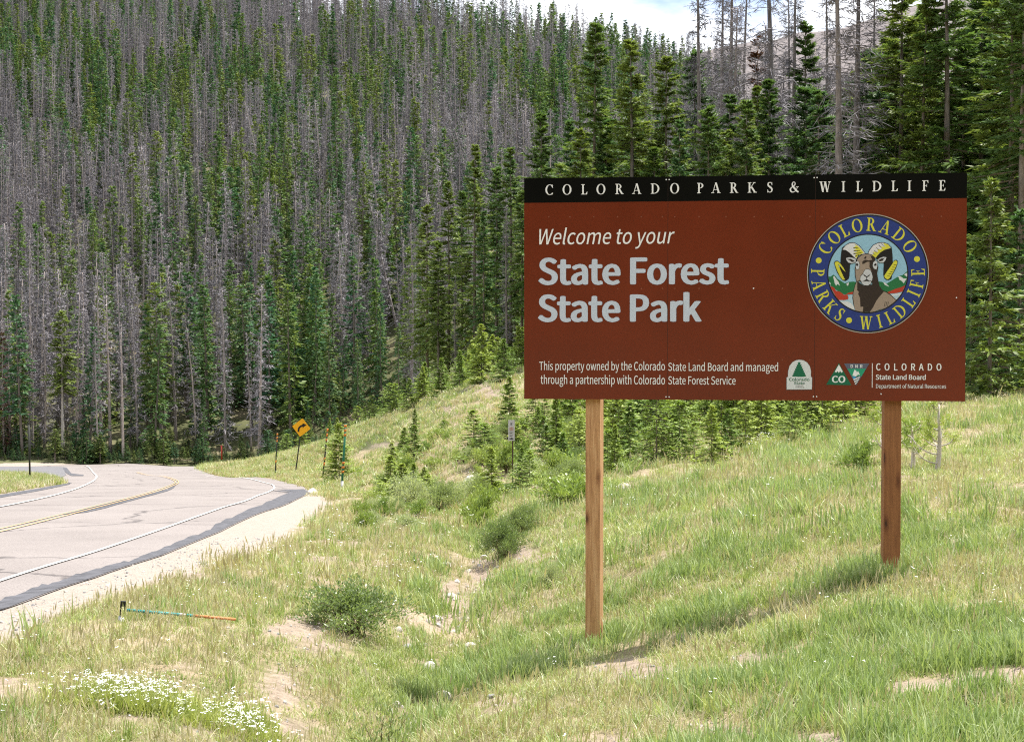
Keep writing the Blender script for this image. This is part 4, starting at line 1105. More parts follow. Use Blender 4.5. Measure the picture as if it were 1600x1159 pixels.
for kit, px, d, yt, ws, lab in (
    (NEAR[2], 845, 84, 180, 1.1, "broad olive spruce whose top shows above the left corner of the sign"),
    (NEAR[3], 891, 80, 188, .95, "short dark spruce above the header letter O, left of the tallest spire"),
    (NEAR[0], 930, 76, 38, 1.05, "tall narrow spruce spire standing highest against the white cloud"),
    (NEAR[1], 983, 74, 66, 1.15, "tall full spruce second from the cloud, above the word COLORADO"),
    (NEAR[2], 1040, 76, 92, 1.05, "yellow green spruce with a sparse top above the header word gap"),
    (NEAR[4], 1082, 84, 84, .9, "spruce with a thin browned flat top beside the bare dead trunks"),
    (NEAR[0], 1200, 70, 128, 1.1, "bright green pointed spruce between the bare trunks above the ampersand"),
    (NEAR[3], 1254, 78, 38, 1.0, "slim dark spruce rising in front of the bare mountain"),
    (NEAR[1], 1060, 68, 190, .9, "young spruce of middle height above the header word PARKS"),
    (NEAR[2], 1405, 62, -60, 1.1, "large spruce with layered tufts above the word WILDLIFE"),
    (NEAR[1], 1470, 58, -120, 1.15, "large dark spruce filling the gap above the right end of the header"),
    (NEAR[4], 1442, 66, 20, 1.0, "spruce with bare grey stem showing between its tufts"),
    (NEAR[4], 1572, 54, -40, 1.25, "thick trunked old spruce with sunlit yellow tufts at the picture edge"),
    (NEAR[1], 1598, 52, -110, 1.1, "tall dark spruce cut by the right edge of the picture"),
    (NEAR[3], 1530, 60, -30, 1.1, "dense spruce just past the right end of the sign"),
    (NEAR[0], 700, 96, 286, 1.0, "leftmost tall spruce of the dark stand on the ridge"),
    (NEAR[2], 668, 99, 322, .95, "slender spruce at the outer left edge of the ridge stand"),
    (NEAR[1], 742, 94, 228, .95, "tallest full spruce in the ridge stand left of the sign"),
    (NEAR[4], 775, 92, 262, 1.0, "spruce with high bare stem in the ridge stand"),
    (NEAR[0], 797, 90, 232, 1.0, "narrow spruce of the ridge stand touching the left edge of the sign"),
    (NEAR[2], 722, 102, 300, .9, "short spruce hidden between two larger ones on the ridge"),
    (NEAR[4], 686, 94, 380, 1.0, "small dark spruce with bare legs on the ridge crest"),
    (NEAR[3], 757, 88, 330, .9, "lower spruce with drooping boughs in the middle of the ridge stand"),
    (NEAR[4], 815, 86, 300, 1.0, "spruce half hidden behind the left edge of the sign board"),
    (TALL_YOUNG[0], 1546, 40, 282, .95, "young light green spruce standing beside the right end of the sign"),
    (TALL_YOUNG[1], 1516, 43, 400, .9, "small spruce behind the right edge of the sign board"),
    (TALL_YOUNG[1], 1592, 44, 330, 1.1, "young spruce at the right picture edge beside the lighter one"),
    (PINE_BARE, 97, 173, 487, 1.15, "yellow green pine on a pale bare trunk beside the road end"),
    (NEAR[1], 36, 174, 560, 1.1, "dark broad spruce left of the pale trunked pine"),
    (NEAR[3], 12, 176, 640, 1.0, "short spruce at the left edge by the side pavement"),
):
    grow(kit, "spruce_tree" if kit is not PINE_BARE else "pine_tree", lab, "conifer", px, d, yt, ws); LIVE_COUNT[0] += 1
grow(RED_DEAD, "dead_tree", "rust red dead conifer at the left edge of the slope foot", "dead tree", 5, 173, 520, 1.0)
grow(RED_DEAD, "dead_tree", "reddish dead conifer among green spruces above the ampersand", "dead tree", 1183, 76, 60, 1.0)
for k, px, d, yt, ws, ln, lab in (
    (2, 1102, 78, -120, .8, .02, "leftmost thin bare trunk against the cloud right of the spires"),
    (2, 1117, 80, -90, .8, .015, "second thin bare trunk against the cloud, close beside the first"),
    (2, 1128, 76, -150, .8, .02, "third thin bare trunk, tallest of the close set against the cloud"),
    (3, 1148, 72, 6, 1.1, .035, "leaning dead spruce with a dense tangle of grey twigs at its base"),
    (0, 1168, 80, -60, .9, 0, "dead trunk with forked looking branches against the blue sky"),
    (0, 1206, 74, -160, 1.2, .03, "thick dark dead trunk rising before the bare mountain"),
    (2, 1228, 82, -40, .8, 0, "thin dead pole just left of the slim dark spruce"),
    (2, 1243, 78, -120, .8, 0, "thin dead pole rising behind the slim dark spruce"),
    (0, 1289, 84, -80, .9, .01, "pale dead snag with peeling branches right of the slim dark spruce"),
    (2, 1306, 58, -200, 1.15, .022, "thick smooth grey dead trunk above the header letter I"),
    (1, 1334, 60, -190, 1.1, .022, "pinkish grey dead trunk with many short broken branches"),
    (1, 1362, 80, -30, 1.0, 0, "twiggy dead conifer with grey haze of branches left of the big spruces"),
    (0, 1384, 86, -60, .9, 0, "dead trunk half hidden by the layered large spruce"),
    (1, 1190, 84, 40, 1.2, 0, "dead conifer with drooping grey twigs behind the bright pointed spruce"),
    (3, 1165, 66, 150, .9, 0, "low bushy dead spruce above the header gap before the ampersand"),
    (2, 793, 84, 320, .8, -.01, "white bare dead pole at the right of the ridge stand"),
    (2, 712, 92, 430, .7, 0, "pale dead pole inside the dark ridge stand"),
    (0, 640, 168, 350, .9, 0, "bare dead conifer just left of the dark ridge stand"),
):
    o = grow(DEAD_NEAR[k], "dead_tree", lab, "dead tree", px, d, yt, ws, lean=(0, ln))
o = grow(DEAD_NEAR[2], "dead_tree", "thin bleached dead sapling behind the dark pole by the side pavement", "dead tree", 46, 172, 618, 1.3)
def filler():
    r = np.random.default_rng(77); pts = []
    for _ in range(3000):
        if len(pts) >= 112: break
        px = r.uniform(850, 1720) if len(pts) < 74 else r.uniform(1085, 1390) if len(pts) < 98 else r.choice([r.uniform(1095, 1185), r.uniform(1275, 1385)]); d = r.uniform(62, 72) if len(pts) >= 98 else r.uniform(70, 120) if px < 1380 else r.uniform(58, 105)
        x = (px - 800) / F_PX * d
        if any((x - a) ** 2 + (d - b) ** 2 < (7 if len(pts) < 98 else 1.5) for a, b in pts): continue
        pts.append((x, d))
        env = np.interp(px, [850, 900, 960, 1060, 1110, 1160, 1330, 1390, 1500, 1700], [230, 190, 150, 170, 170, 130, 110, 20, -60, -60])
        yt = env + (r.uniform(0, 130) if len(pts) <= 98 else r.uniform(-10, 60))
        b, h = height_to(px, d, yt)
        if px < 1080: lab = "dark green spruce in the stand above the left half of the sign header"
        elif px < 1340: lab = "dark green spruce standing among the bare dead trunks above the sign"
        else: lab = "dark green spruce crowded in the dense forest above and beside the sign's right end"
        plant(NEAR[int(r.integers(5))], "spruce_tree", lab, "conifer", b - np.array([0, 0, .2]), max(h, 4), r.uniform(.9, 1.25), lab.replace("dark green spruce", "spruces"), rz=r.random() * 6.28); LIVE_COUNT[0] += 1
    for i in range(44):
        px = r.uniform(1085, 1400); d = r.uniform(86, 118); b, h = height_to(px, d, r.uniform(60, 200))
        plant(DEAD_NEAR[int(r.integers(4))], "dead_tree", "grey twiggy dead conifer at the back of the stand before the bare mountain", "dead tree", b, h, r.uniform(.9, 1.3), "dead conifers behind the bare trunks", rz=r.random() * 6.28)
filler()
def edge_forest():
    r = np.random.default_rng(53); n = 170; px = r.uniform(1720, 2600, n); d = r.uniform(50, 150, n); x = (px - 800) / F_PX * d; z = ground_z(x, d); s = r.uniform(12, 21, n) / 16
    o = instancer("edge_forest", np.stack([x, d, z - .2], -1), np.stack([0 * s, 0 * s, r.random(n) * 6.28], -1), np.stack([s, s, s], -1), r.integers(0, 5, n), [q.merged("edge_forest_tree") for q in NEAR])
    tag(o, "dense spruce forest carrying on beyond the right edge of the picture", "forest")
edge_forest()

# ------------------------------------------------------------------ young firs and bushes on the bank
def leafy(seed, R=(1, 1, .6), nstem=26, nleaf=2200, ll=.05, lw=.012, stem=.008, hollow=.45):
    r = np.random.default_rng(seed); tk = MB()
    a = r.random(nstem) * 6.283; el = r.uniform(.25, 1.45, nstem)
    tips = np.stack([np.cos(a) * np.cos(el) * R[0], np.sin(a) * np.cos(el) * R[1], np.sin(el) * R[2]], -1) * r.uniform(.5, 1.2, nstem)[:, None]
    base = r.normal(0, .10, (nstem, 3)) * np.array([R[0], R[1], 0])
    for i in range(nstem):
        t = np.linspace(0, 1, 5)[:, None]
        pts = base[i] + (tips[i] - base[i]) * t; pts[:, 2] += R[2] * .22 * np.sin(t[:, 0] * math.pi); pts[0, 2] -= .08
        tk.tube(pts, np.linspace(stem, stem * .35, 5), 4, cap=False)
    k = r.integers(0, nstem, nleaf); t = hollow + (1.04 - hollow) * r.random(nleaf) ** .6
    p = base[k] + (tips[k] - base[k]) * t[:, None]; p[:, 2] += R[2] * .22 * np.sin(np.clip(t, 0, 1) * math.pi)
    p += r.normal(0, .085, (nleaf, 3)) * np.array([R[0], R[1], R[2]]); p[:, 2] = np.maximum(p[:, 2], .02)
    dr = r.normal(0, 1, (nleaf, 3)); dr[:, 2] = np.abs(dr[:, 2]) * .8 + .15; dr += tips[k] / np.linalg.norm(tips[k], axis=1)[:, None] * .7
    dr /= np.linalg.norm(dr, axis=1)[:, None]
    V, T = diamonds(p, p + dr * (ll * (.6 + .8 * r.random(nleaf)))[:, None], lw * (.7 + .6 * r.random(nleaf)), r.normal(0, 1, (nleaf, 3)))
    return tk.arr()[:2], (V, T)
WILLOW = Kit(leafy(31, (1., 1., .75), 60, 8000, .06, .012, .008), M_STEM, M_WILLOW, "stems", "foliage", 1.0)
WILLOW_S = Kit(leafy(32, (1., 1., 1.3), 20, 900, .11, .018, .012), M_STEM, M_WILLOW, "stems", "foliage", 1.3)
BUSH = [Kit(leafy(40 + i, (1., .95, .85), 26, 1500, .11, .028, .012, .3), M_STEM, M_BUSH, "stems", "foliage", .9) for i in range(3)]
def shrub(kit, name, label, px, d, w, h, group=None, cat="shrub"):
    b = base_at(px, d)
    o = thing(name, label, cat, b, random.random() * 6.28, group); o.scale = (w / 2, w / 2, h / kit.H)
    link(kit.trunk, kit.nt, o); link(kit.crown, kit.nc, o); return o
shrub(WILLOW, "willow_shrub", "rounded grey green willow bush on the left bank of the ditch", 548, 12.3, 1.14, .50)
shrub(WILLOW_S, "willow_shrub", "leggy small willow at the bottom edge of the picture below the ditch", 598, 7.7, .46, .42)
shrub(WILLOW_S, "willow_shrub", "tiny dark seedling beside the ditch, left of the sign's near post", 683, 10.6, .17, .24)
shrub(WILLOW, "willow_shrub", "dark leafy shrub casting shade at the ditch edge left of the near post", 785, 20.0, .8, .6)
shrub(WILLOW, "willow_shrub", "grey green shrub on the bank right above the ditch, beside the dark one", 815, 21.5, .7, .5)
shrub(WILLOW, "willow_shrub", "grey twiggy shrub in the ditch below the orange banded poles", 640, 33, 1.4, 1.0)
shrub(WILLOW, "willow_shrub", "grey green shrub in the ditch grass next to the ochre patch", 690, 31, 1.1, .8)
shrub(WILLOW, "willow_shrub", "low shrub on the eroded edge left of the near post", 862, 15.6, .35, .3)
for px, d, yt, ws, kit, lab in (
    (796, 46, 590, 1.1, YOUNG[0], "slim young fir standing directly behind the small white trail sign"),
    (768, 33, 700, 1.1, YOUNG[1], "dark young fir at the ditch left of the white trail sign's post"),
    (648, 62, 640, 1.0, YOUNG[1], "single small fir on the open grass of the bank"),
    (530, 60, 662, 1.0, YOUNG[3], "small fir right behind the orange banded poles"),
    (1112, 26.5, 634, 1.0, YOUNG[1], "bushy bright fir under the middle of the sign board"),
    (1138, 27.5, 640, 1.0, YOUNG[3], "second bushy fir pressed against the bright one under the board"),
    (1215, 33, 585, 1.0, YOUNG[0], "young fir reaching up behind the lower edge of the board, right of middle"),
    (1262, 32, 575, 1.1, YOUNG[1], "dark based young fir under the round emblem"),
    (1300, 36, 570, 1.1, YOUNG[3], "wide young fir closest to the far post on its left"),
    (1012, 33, 640, 1.0, YOUNG[2], "thin young fir right of the near post"),
    (968, 34, 600, 1.1, YOUNG[3], "young fir just right of the near post, behind the board's lower edge"),
    (752, 70, 508, 1.0, YOUNG[0], "tall young fir on the ridge crest before the dark stand"),
    (690, 77, 560, 1.0, YOUNG[3], "bright fir on the ridge crest at the left of the dark stand"),
    (718, 74, 548, 1.0, YOUNG[1], "bright fir on the ridge crest between two others"),
    (787, 66, 530, 1.1, YOUNG[3], "bright bushy fir on the ridge crest at the sign's left edge"),
    (640, 84, 592, 1.1, YOUNG[1], "spreading young fir where the bank meets the far forest"),
):
    grow(kit, "fir_sapling", lab, "young fir", px, d, yt, ws)
def bank_filler():
    r = np.random.default_rng(99)
    for px, d, H, ws in ((950,30,1.0,1.2),(985,31,1.3,1.1),(1035,30,.9,1.3),(1062,29,1.2,1.2),(1085,28,.8,1.3),(1165,29,1.1,1.3),(1190,31,1.5,1.1),(1238,30,1.0,1.3),(1285,32,1.5,1.2),(1318,35,1.7,1.1),(1022,36,1.9,1.0),(1150,36,2.0,1.0),(905,36,1.3,1.2),(880,34,1.0,1.2),(850,37,1.4,1.1),(828,33,.9,1.2),(1335,40,1.6,1.2),(895,44,1.9,1.0)):
        plant(YOUNG[int(r.integers(7))], "fir_sapling", "bright green fir in the front row of the thicket below the board", "young fir", base_at(px, d), H, ws, "front row of thicket firs", rz=r.random() * 6.28)
    for i in range(84):
        px = r.uniform(830, 1350); d = r.uniform(29, 60); H = r.uniform(.6, 2.6) * (d / 45) ** .3
        if px > 1230: d = r.uniform(36, 60)
        b = base_at(px, d); s = "left" if px < 1010 else "right"
        lab = "small bright fir in the thicket %s" % ("left of the near post and just right of it" if px < 1010 else "seen under the board between the two posts")
        plant(YOUNG[int(r.integers(7))], "fir_sapling", lab, "young fir", b, H, r.uniform(.95, 1.35), "thicket firs " + s, rz=r.random() * 6.28)
    for i in range(34):
        t = r.random(); px = 440 + 390 * t; d = np.interp(px, [440, 550, 650, 720, 800, 830], [112, 95, 84, 76, 70, 68]) + r.uniform(-1, 9); H = r.uniform(.8, 2.3)
        plant(YOUNG[int(r.integers(7))], "fir_sapling", "small bright fir in the row along the crest of the grassy bank", "young fir", base_at(px, d), H, r.uniform(.95, 1.3), "firs along the bank crest", rz=r.random() * 6.28)
    for i in range(40):
        px = r.uniform(600, 830); d = r.uniform(34, 62); b = base_at(px, d); py = project(b)[1]
        if py < 655 + r.uniform(0, 60): continue
        plant(YOUNG[int(r.integers(7))], "fir_sapling", "small fir scattered over the lower bank between poles and trail sign", "young fir", b, r.uniform(.5, 1.3), r.uniform(1.2, 1.8), "firs scattered over the lower bank", rz=r.random() * 6.28)
    for i in range(120):
        px = r.uniform(740, 1080) if i < 76 else r.uniform(560, 760); d = r.uniform(23, 46) if px < 940 else r.uniform(34, 46); b = base_at(px, d); py = project(b)[1]
        if py > 835 or (680 < px < 745 and py > 745) or (775 < px < 835 and d < 38): continue
        lab = "low leafy bush crowded on the bank around the near post" if i < 76 else "low leafy bush on the lower bank behind the ditch"
        shrub(BUSH[i % 3] if r.random() < .7 else WILLOW, "bush", lab, px, d, *((r.uniform(.6, 1.4), r.uniform(.35, .8)) if i < 76 else (r.uniform(.4, .8), r.uniform(.2, .45))), "leafy bushes around the near post" if i < 76 else "leafy bushes behind the ditch", "bush")
    for i in range(95):
        px = r.uniform(590, 835); d = r.uniform(33, 60); py = project(base_at(px, d))[1]
        if py < 668 or (680 < px < 745 and py > 745) or (775 < px < 835 and d < 40): continue
        w = r.uniform(.35, .95); shrub(BUSH[i % 3], "bush", "low bright bush dotted over the grassy bank between marker poles and trail sign", px, d, w, w * r.uniform(.35, .65), "bright bushes dotted over the bank", "bush")
    for i in range(26):
        px = r.uniform(1330, 1660); d = r.uniform(40, 54)
        if abs(px - 1546) < 30: continue
        plant(TALL_YOUNG[i % 2] if r.random() < .5 else YOUNG[i % 4], "fir_sapling", "young fir at the forest edge behind the far post and beyond the board", "young fir", base_at(px, d), r.uniform(.8, 2.6), r.uniform(1, 1.3), "young firs at the forest edge", rz=r.random() * 6.28)
bank_filler()

def bare_sapling(label, px, d, h, seed, lean=0.):
    """half dead pine sapling: pale forked stem, long upswept bare boughs, a few green tips"""
    r = np.random.default_rng(seed); b = base_at(px, d)
    root = thing("pine_sapling", label, "sapling", b, 0, None)
    tk = MB(); z = np.linspace(-.1, h, 7); st_ = np.stack([lean * z + .02 * np.sin(z * 5), .02 * np.cos(z * 4), z], -1)
    tk.tube(st_, np.linspace(.045, .012, 7), 6); lf = []
    for i in range(13):
        t = r.uniform(.12, .95); a = r.random() * 6.28; L = (1.1 - .6 * t) * r.uniform(.35, .8) * h * .55
        s = np.linspace(0, 1, 6); o = np.array([np.interp(t * h, z, st_[:, 0]), 0, t * h])
        pts = o + np.stack([np.cos(a) * L * s, np.sin(a) * L * s, L * (.12 * s + .55 * s ** 3)], -1)
        tk.tube(pts, np.linspace(.013, .005, 6), 5)
        for j in range(3):
            q = pts[2 + j]; aa = a + r.normal(0, .8); e = q + np.array([math.cos(aa), math.sin(aa), .5]) * L * .25
            tk.tube([q, (q + e) / 2 + [0, 0, -.01], e], [.006, .005, .003], 4)
            if t > .35 and r.random() < .7: lf.append(e)
        if r.random() < .65: lf.append(pts[-1])
    link(tk.mesh("trunk", [M_BARK_WHITE], True), "trunk", root)
    P = np.repeat(np.array(lf), 26, 0); dr = r.normal(0, 1, P.shape) + [0, 0, .7]; dr /= np.linalg.norm(dr, axis=1)[:, None]
    P = P + r.normal(0, .02, P.shape); V, T = diamonds(P, P + dr * .085, np.full(len(P), .006), r.normal(0, 1, P.shape))
    link(tri_mesh("crown", V, T, M_NEEDLE_YOUNG), "crown", root)
bare_sapling("half bare pine sapling with pale stem hugging the far post's left side", 1383, 19.5, 1.25, 3, .02)
bare_sapling("forked bleached sapling with upswept bare boughs right of the far post", 1466, 20.5, 1.0, 8, .03)
bare_sapling("low sapling with a whitened broken bough between the far post and the forked one", 1428, 21, .7, 13, -.05)
shrub(BUSH[1], "bush", "low green bush left of the far post, at the foot of the half bare sapling", 1345, 20, .75, .45, cat="bush")

# ------------------------------------------------------------------ road furniture
M_POLE_G = flat_mat("green_pole_paint", (0.02, 0.14, 0.075), 0.5)
M_POLE_D = flat_mat("dark_pole_paint", (0.028, 0.03, 0.026), 0.6)
M_ORANGE = flat_mat("orange_reflector_band", (0.50, 0.18, 0.03), 0.45)
M_RED = flat_mat("faded_red_marker", (0.42, 0.05, 0.03), 0.5)
M_AMBER = flat_mat("amber_sign_sheeting", (0.82, 0.40, 0.012), 0.4, .05)
M_SIGNBLACK = flat_mat("black_sign_ink", (0.012, 0.012, 0.012), 0.5)
M_SIGNWHITE = flat_mat("white_sign_plate", (0.52, 0.49, 0.51), 0.5, .04)
M_STEEL = flat_mat("rusty_steel_post", (0.075, 0.045, 0.032), 0.7)
M_GALV = flat_mat("galvanised_foot", (0.5, 0.5, 0.5), 0.4)
def delineator(label, px, yb, yt, d, dpx, bands, mat, r=.035, foot=False, group="marker poles beside the bend"):
    b = base_at(px, d); top = at(px + dpx, yt, d)
    h = float(top[2] - b[2]); lean = math.atan2(float(top[0] - b[0]), h)
    o = thing("marker_pole", label, "marker pole", b, 0, group, rot=(0, lean, 0))
    m = MB(); m.tube([(0, 0, -.3), (0, 0, h * .5), (0, 0, h)], [r, r, r * .9], 8); link(m.mesh("pole", [mat], True), "pole", o)
    for z0, z1 in bands:
        m = MB(); m.tube([(0, 0, h * z0), (0, 0, h * z1)], r * 1.22, 10); link(m.mesh("reflector_band", [M_ORANGE if len(bands) != 1 else M_RED], True), "reflector_band", o)
    if foot:
        m = MB(); m.tube([(0, 0, -.2), (0, 0, h * .16)], r * 1.25, 8); link(m.mesh("foot_sleeve", [M_GALV], True), "foot_sleeve", o)
    return o
B6 = ((.95, .99), (.885, .925), (.82, .86), (.41, .445), (.345, .38), (.28, .315))
delineator("green leaning pole with six bright orange bands, nearest of the row by the bend", 533, 768, 662, 52, 7, B6, M_POLE_G, .042, True)
delineator("dark leaning pole with orange bands between the curve sign and the green pole", 503, 750, 668, 66, 9, ((.93, .99), (.84, .9), (.76, .8), (.40, .45), (.3, .36)), M_POLE_D, .036)
delineator("thin dark pole with orange bands left of the yellow curve sign", 429, 741, 676, 80, 4.5, ((.94, .99), (.86, .91), (.79, .83), (.3, .36)), M_POLE_D, .034)
delineator("tall plain black pole on the grass wedge at the far left", 45, 746, 664, 66, 0, (), M_POLE_D, .045, group=None)
delineator("red topped marker pole before the trees beyond the bend", 346, 722, 694, 168, 0, ((.35, .97),), M_POLE_G, .075, group=None)

def curve_sign():
    d = 84; b = base_at(460, d); c = at(471, 667, d); h = float(c[2] - b[2]); lean = math.atan2(float(c[0] - b[0]), h)
    o = thing("curve_sign", "yellow diamond warning sign with a black bent right arrow on a leaning post", "sign", b, 0, None, rot=(0, lean, 0))
    m = MB(); m.box(-.035, .035, 0, .04, -.4, h + .2); link(m.mesh("post", [M_POLE_D]), "post", o)
    a = .56  # half diagonal
    def dia(a, y0, y1, mb, mi=0, rr=.05):
        P = []
        for k in range(4):
            t0 = math.pi / 2 * k; cx, cz = (a - rr * 1.414) * math.cos(t0), (a - rr * 1.414) * math.sin(t0)
            for q in np.linspace(-math.pi / 4, math.pi / 4, 5): P.append((cx + rr * math.cos(t0 + q), cz + rr * math.sin(t0 + q)))
        n = len(P); V = [(x, y0, h + z) for x, z in P] + [(x, y1, h + z) for x, z in P] + [(0, y0, h), (0, y1, h)]
        T = [(i, (i + 1) % n, 2 * n) for i in range(n)] + [((i + 1) % n + n, i + n, 2 * n + 1) for i in range(n)]
        T += [t for i in range(n) for t in ((i, i + n, (i + 1) % n + n), (i, (i + 1) % n + n, (i + 1) % n))]
        mb.add(V, T, mi)
    m = MB(); dia(a, -.012, -.006, m); link(m.mesh("panel", [M_AMBER]), "panel", o)
    arrow = stroke([(-.14, -.28), (-.14, -.08), (-.06, .05), (.06, .13)], [.11, .11, .11, .11])
    m = MB()
    for q in arrow: m.add([(x, -.0150, h + z) for x, z in q], [(0, 1, 2), (0, 2, 3)])
    m.add([(.03, -.0152, h + .26), (.08, -.0152, h - .02), (.29, -.0152, h + .21)], [(0, 1, 2)])
    link(m.mesh("arrow", [M_SIGNBLACK]), "arrow", o)
curve_sign()

def trail_sign():
    d = 36; b = base_at(801, d); t = at(798, 656, d); h = float(t[2] - b[2])
    o = thing("trail_sign", "narrow white sign with small dark print on a brown steel post in the bushes", "sign", b, 0)
    m = MB(); m.box(-.018, .018, 0, .03, -.3, h - .05); link(m.mesh("post", [M_STEEL]), "post", o)
    w, ph = .082, .53
    m = MB(); m.box(-w - .03, w - .03, -.008, -.002, h - ph, h); pn = link(m.mesh("panel", [M_SIGNWHITE]), "panel", o)
    m = MB()
    def r_(x0, x1, z0, z1): m.box(-.03 + x0, -.03 + x1, -.0095, -.0082, h - z1, h - z0)
    r_(-.022, -.006, .07, .135); r_(.004, .022, .07, .085); r_(-.002, .010, .095, .11); r_(.004, .022, .118, .135)
    r_(-.055, -.045, .46, .49); r_(-.04, .05, .475, .495); r_(-.02, .03, .455, .47)
    for k in range(4): r_(-.05, .045 - .02 * (k % 2), .29 + k * .038, .302 + k * .038)
    link(m.mesh("printing", [M_SIGNBLACK]), "printing", pn)
    m = MB(); m.box(-.03 - .05, -.03 + .05, -.0095, -.0082, h - .265, h - .18); link(m.mesh("red_patch", [flat_mat("faded_red_print", (.42, .26, .24), .6)]), "red_patch", pn)
trail_sign()

def fallen_pole():
    a = np.array(base_at(188, 10.75)); e = np.array(base_at(366, 10.95)); L = float(np.linalg.norm((e - a)[:2]))
    o = thing("fallen_pole", "teal and orange marker pole lying broken in the grass by the road shoulder", "marker pole", a, math.atan2(e[1] - a[1], e[0] - a[0]))
    dz = float(e[2] - a[2])
    def seg(nm, t0, t1, mat, r=.017):
        m = MB(); m.tube([(L * t0, 0, dz * t0 + .085), (L * t1, 0, dz * t1 + .085)], r, 8); link(m.mesh(nm, [mat], True), nm, o)
    seg("pole", .04, .62, flat_mat("teal_pole_paint", (.03, .26, .27), .5), .0115)
    seg("orange_tip", .62, 1.0, flat_mat("faded_orange_paint", (.50, .20, .08), .6, .3), .0115)
    seg("white_band", .50, .56, M_SIGNWHITE, .012)
fallen_pole()
def stub():
    b = base_at(187, 10.7)
    o = thing("bracket_stub", "short black slotted bracket sticking up beside the fallen pole", "bracket", b, .2, rot=(0, .08, .2))
    m = MB()
    m.box(-.020, -.009, -.012, .012, -.1, .16); m.box(.009, .020, -.012, .012, -.1, .16); m.box(-.009, .009, -.012, .012, .12, .16); m.box(-.009, .009, -.012, .012, -.1, .05)
    link(m.mesh("frame", [M_SIGNBLACK]), "frame", o)
    m = MB(); m.tube([(0, 0, -.1), (0, 0, .045)], .028, 9); link(m.mesh("foot_sleeve", [M_GALV], True), "foot_sleeve", o)
stub()

# ------------------------------------------------------------------ rocks
def rock_mat(name, c):
    m, n, l, b = new_mat(name); z = noise(n, l, 6, 6, .7); r = ramp(n, [(.3, tuple(x * .6 for x in c)), (.65, c)])
    l.new(z.outputs[0], r.inputs[0]); l.new(r.outputs[0], b.inputs['Base Color']); b.inputs['Roughness'].default_value = .9; bump(n, l, b, z.outputs[0], .6, .02); return m
M_ROCK, M_ROCK_G = rock_mat("pale_granite", (.60, .55, .50)), rock_mat("grey_granite", (.34, .33, .33))
def rock_mesh(seed, mat):
    import bmesh
    r = np.random.default_rng(seed); bm = bmesh.new(); bmesh.ops.create_icosphere(bm, subdivisions=3, radius=1)
    pl = r.normal(0, 1, (9, 3)); pl /= np.linalg.norm(pl, axis=1)[:, None]; of = r.uniform(.55, .95, 9)
    for v in bm.verts:
        p = np.array(v.co)
        for q, k in zip(pl, of):
            dd = p @ q
            if dd > k: p = p - q * (dd - k) * .9
        v.co = p * (1 + .04 * math.sin(7 * p[0] + seed) * math.cos(6 * p[2]))
    me = bpy.data.meshes.new("rock"); bm.to_mesh(me); bm.free(); me.materials.append(mat); return me
ROCKS = [rock_mesh(i, M_ROCK if i < 3 else M_ROCK_G) for i in range(5)]
for px, d, w, k, lab in (
    (698, 19.6, .17, 0, "pale angular rock in the ditch grass left of the shaded shrub"),
    (637, 12.9, .12, 3, "grey rock at the right end of the willow bush"),
    (622, 13.6, .10, 1, "small pale rock behind the grey one beside the willow bush"),
    (702, 33, .42, 1, "white rock on the bank below the small white trail sign"),
    (712, 34, .40, 0, "second white rock beside the one below the trail sign"),
    (735, 39, .55, 1, "pinkish pale rock up the bank behind the two white ones"),
    (974, 25, .36, 2, "white flat rock in the grass just right of the near post"),
    (1226, 10.2, .075, 3, "small grey stone in front of the sign's shadow between the posts"),
    (768, 9.6, .07, 3, "small grey stone on bare soil at the lower middle"),
    (660, 24.5, .16, 4, "grey stone half hidden in the ditch grass above the willow bush"),
    (752, 16.8, .10, 0, "pale stone on the cut edge of the ditch"),
    (748, 13.9, .09, 1, "pale stone low in the ditch bed nearest the near post"),
    (1535, 18.5, .14, 2, "white stone in the grass right of the far post"),
    (488, 52, .5, 1, "white stone lying between the two marker poles"),
):
    b = base_at(px, d)
    o = link(ROCKS[k], "rock"); o.location = (b[0], b[1], b[2] + w * .12); o.scale = (w / 2, w / 2 * .8, w / 2 * .62); o.rotation_euler = (.1, .15, px * .37); tag(o, lab, "rock")

def ditch_stones():
    r = np.random.default_rng(41)
    for i in range(16):
        t = r.uniform(.6, 6.2); k = int(t); q = DITCH_W[k] * (1 - t + k) + DITCH_W[k + 1] * (t - k) + r.normal(0, .16, 2)
        w = r.uniform(.05, .17); o = link(ROCKS[int(r.integers(0, 3))], "rock"); o.location = (q[0], q[1], gz(q[0], q[1]) + w * .1)
        o.scale = (w / 2, w / 2 * .8, w / 2 * .6); o.rotation_euler = (r.normal(0, .2), r.normal(0, .2), r.random() * 6); tag(o, "small pale stone lying along the bed of the ditch", "rock", "stones along the ditch bed")
ditch_stones()

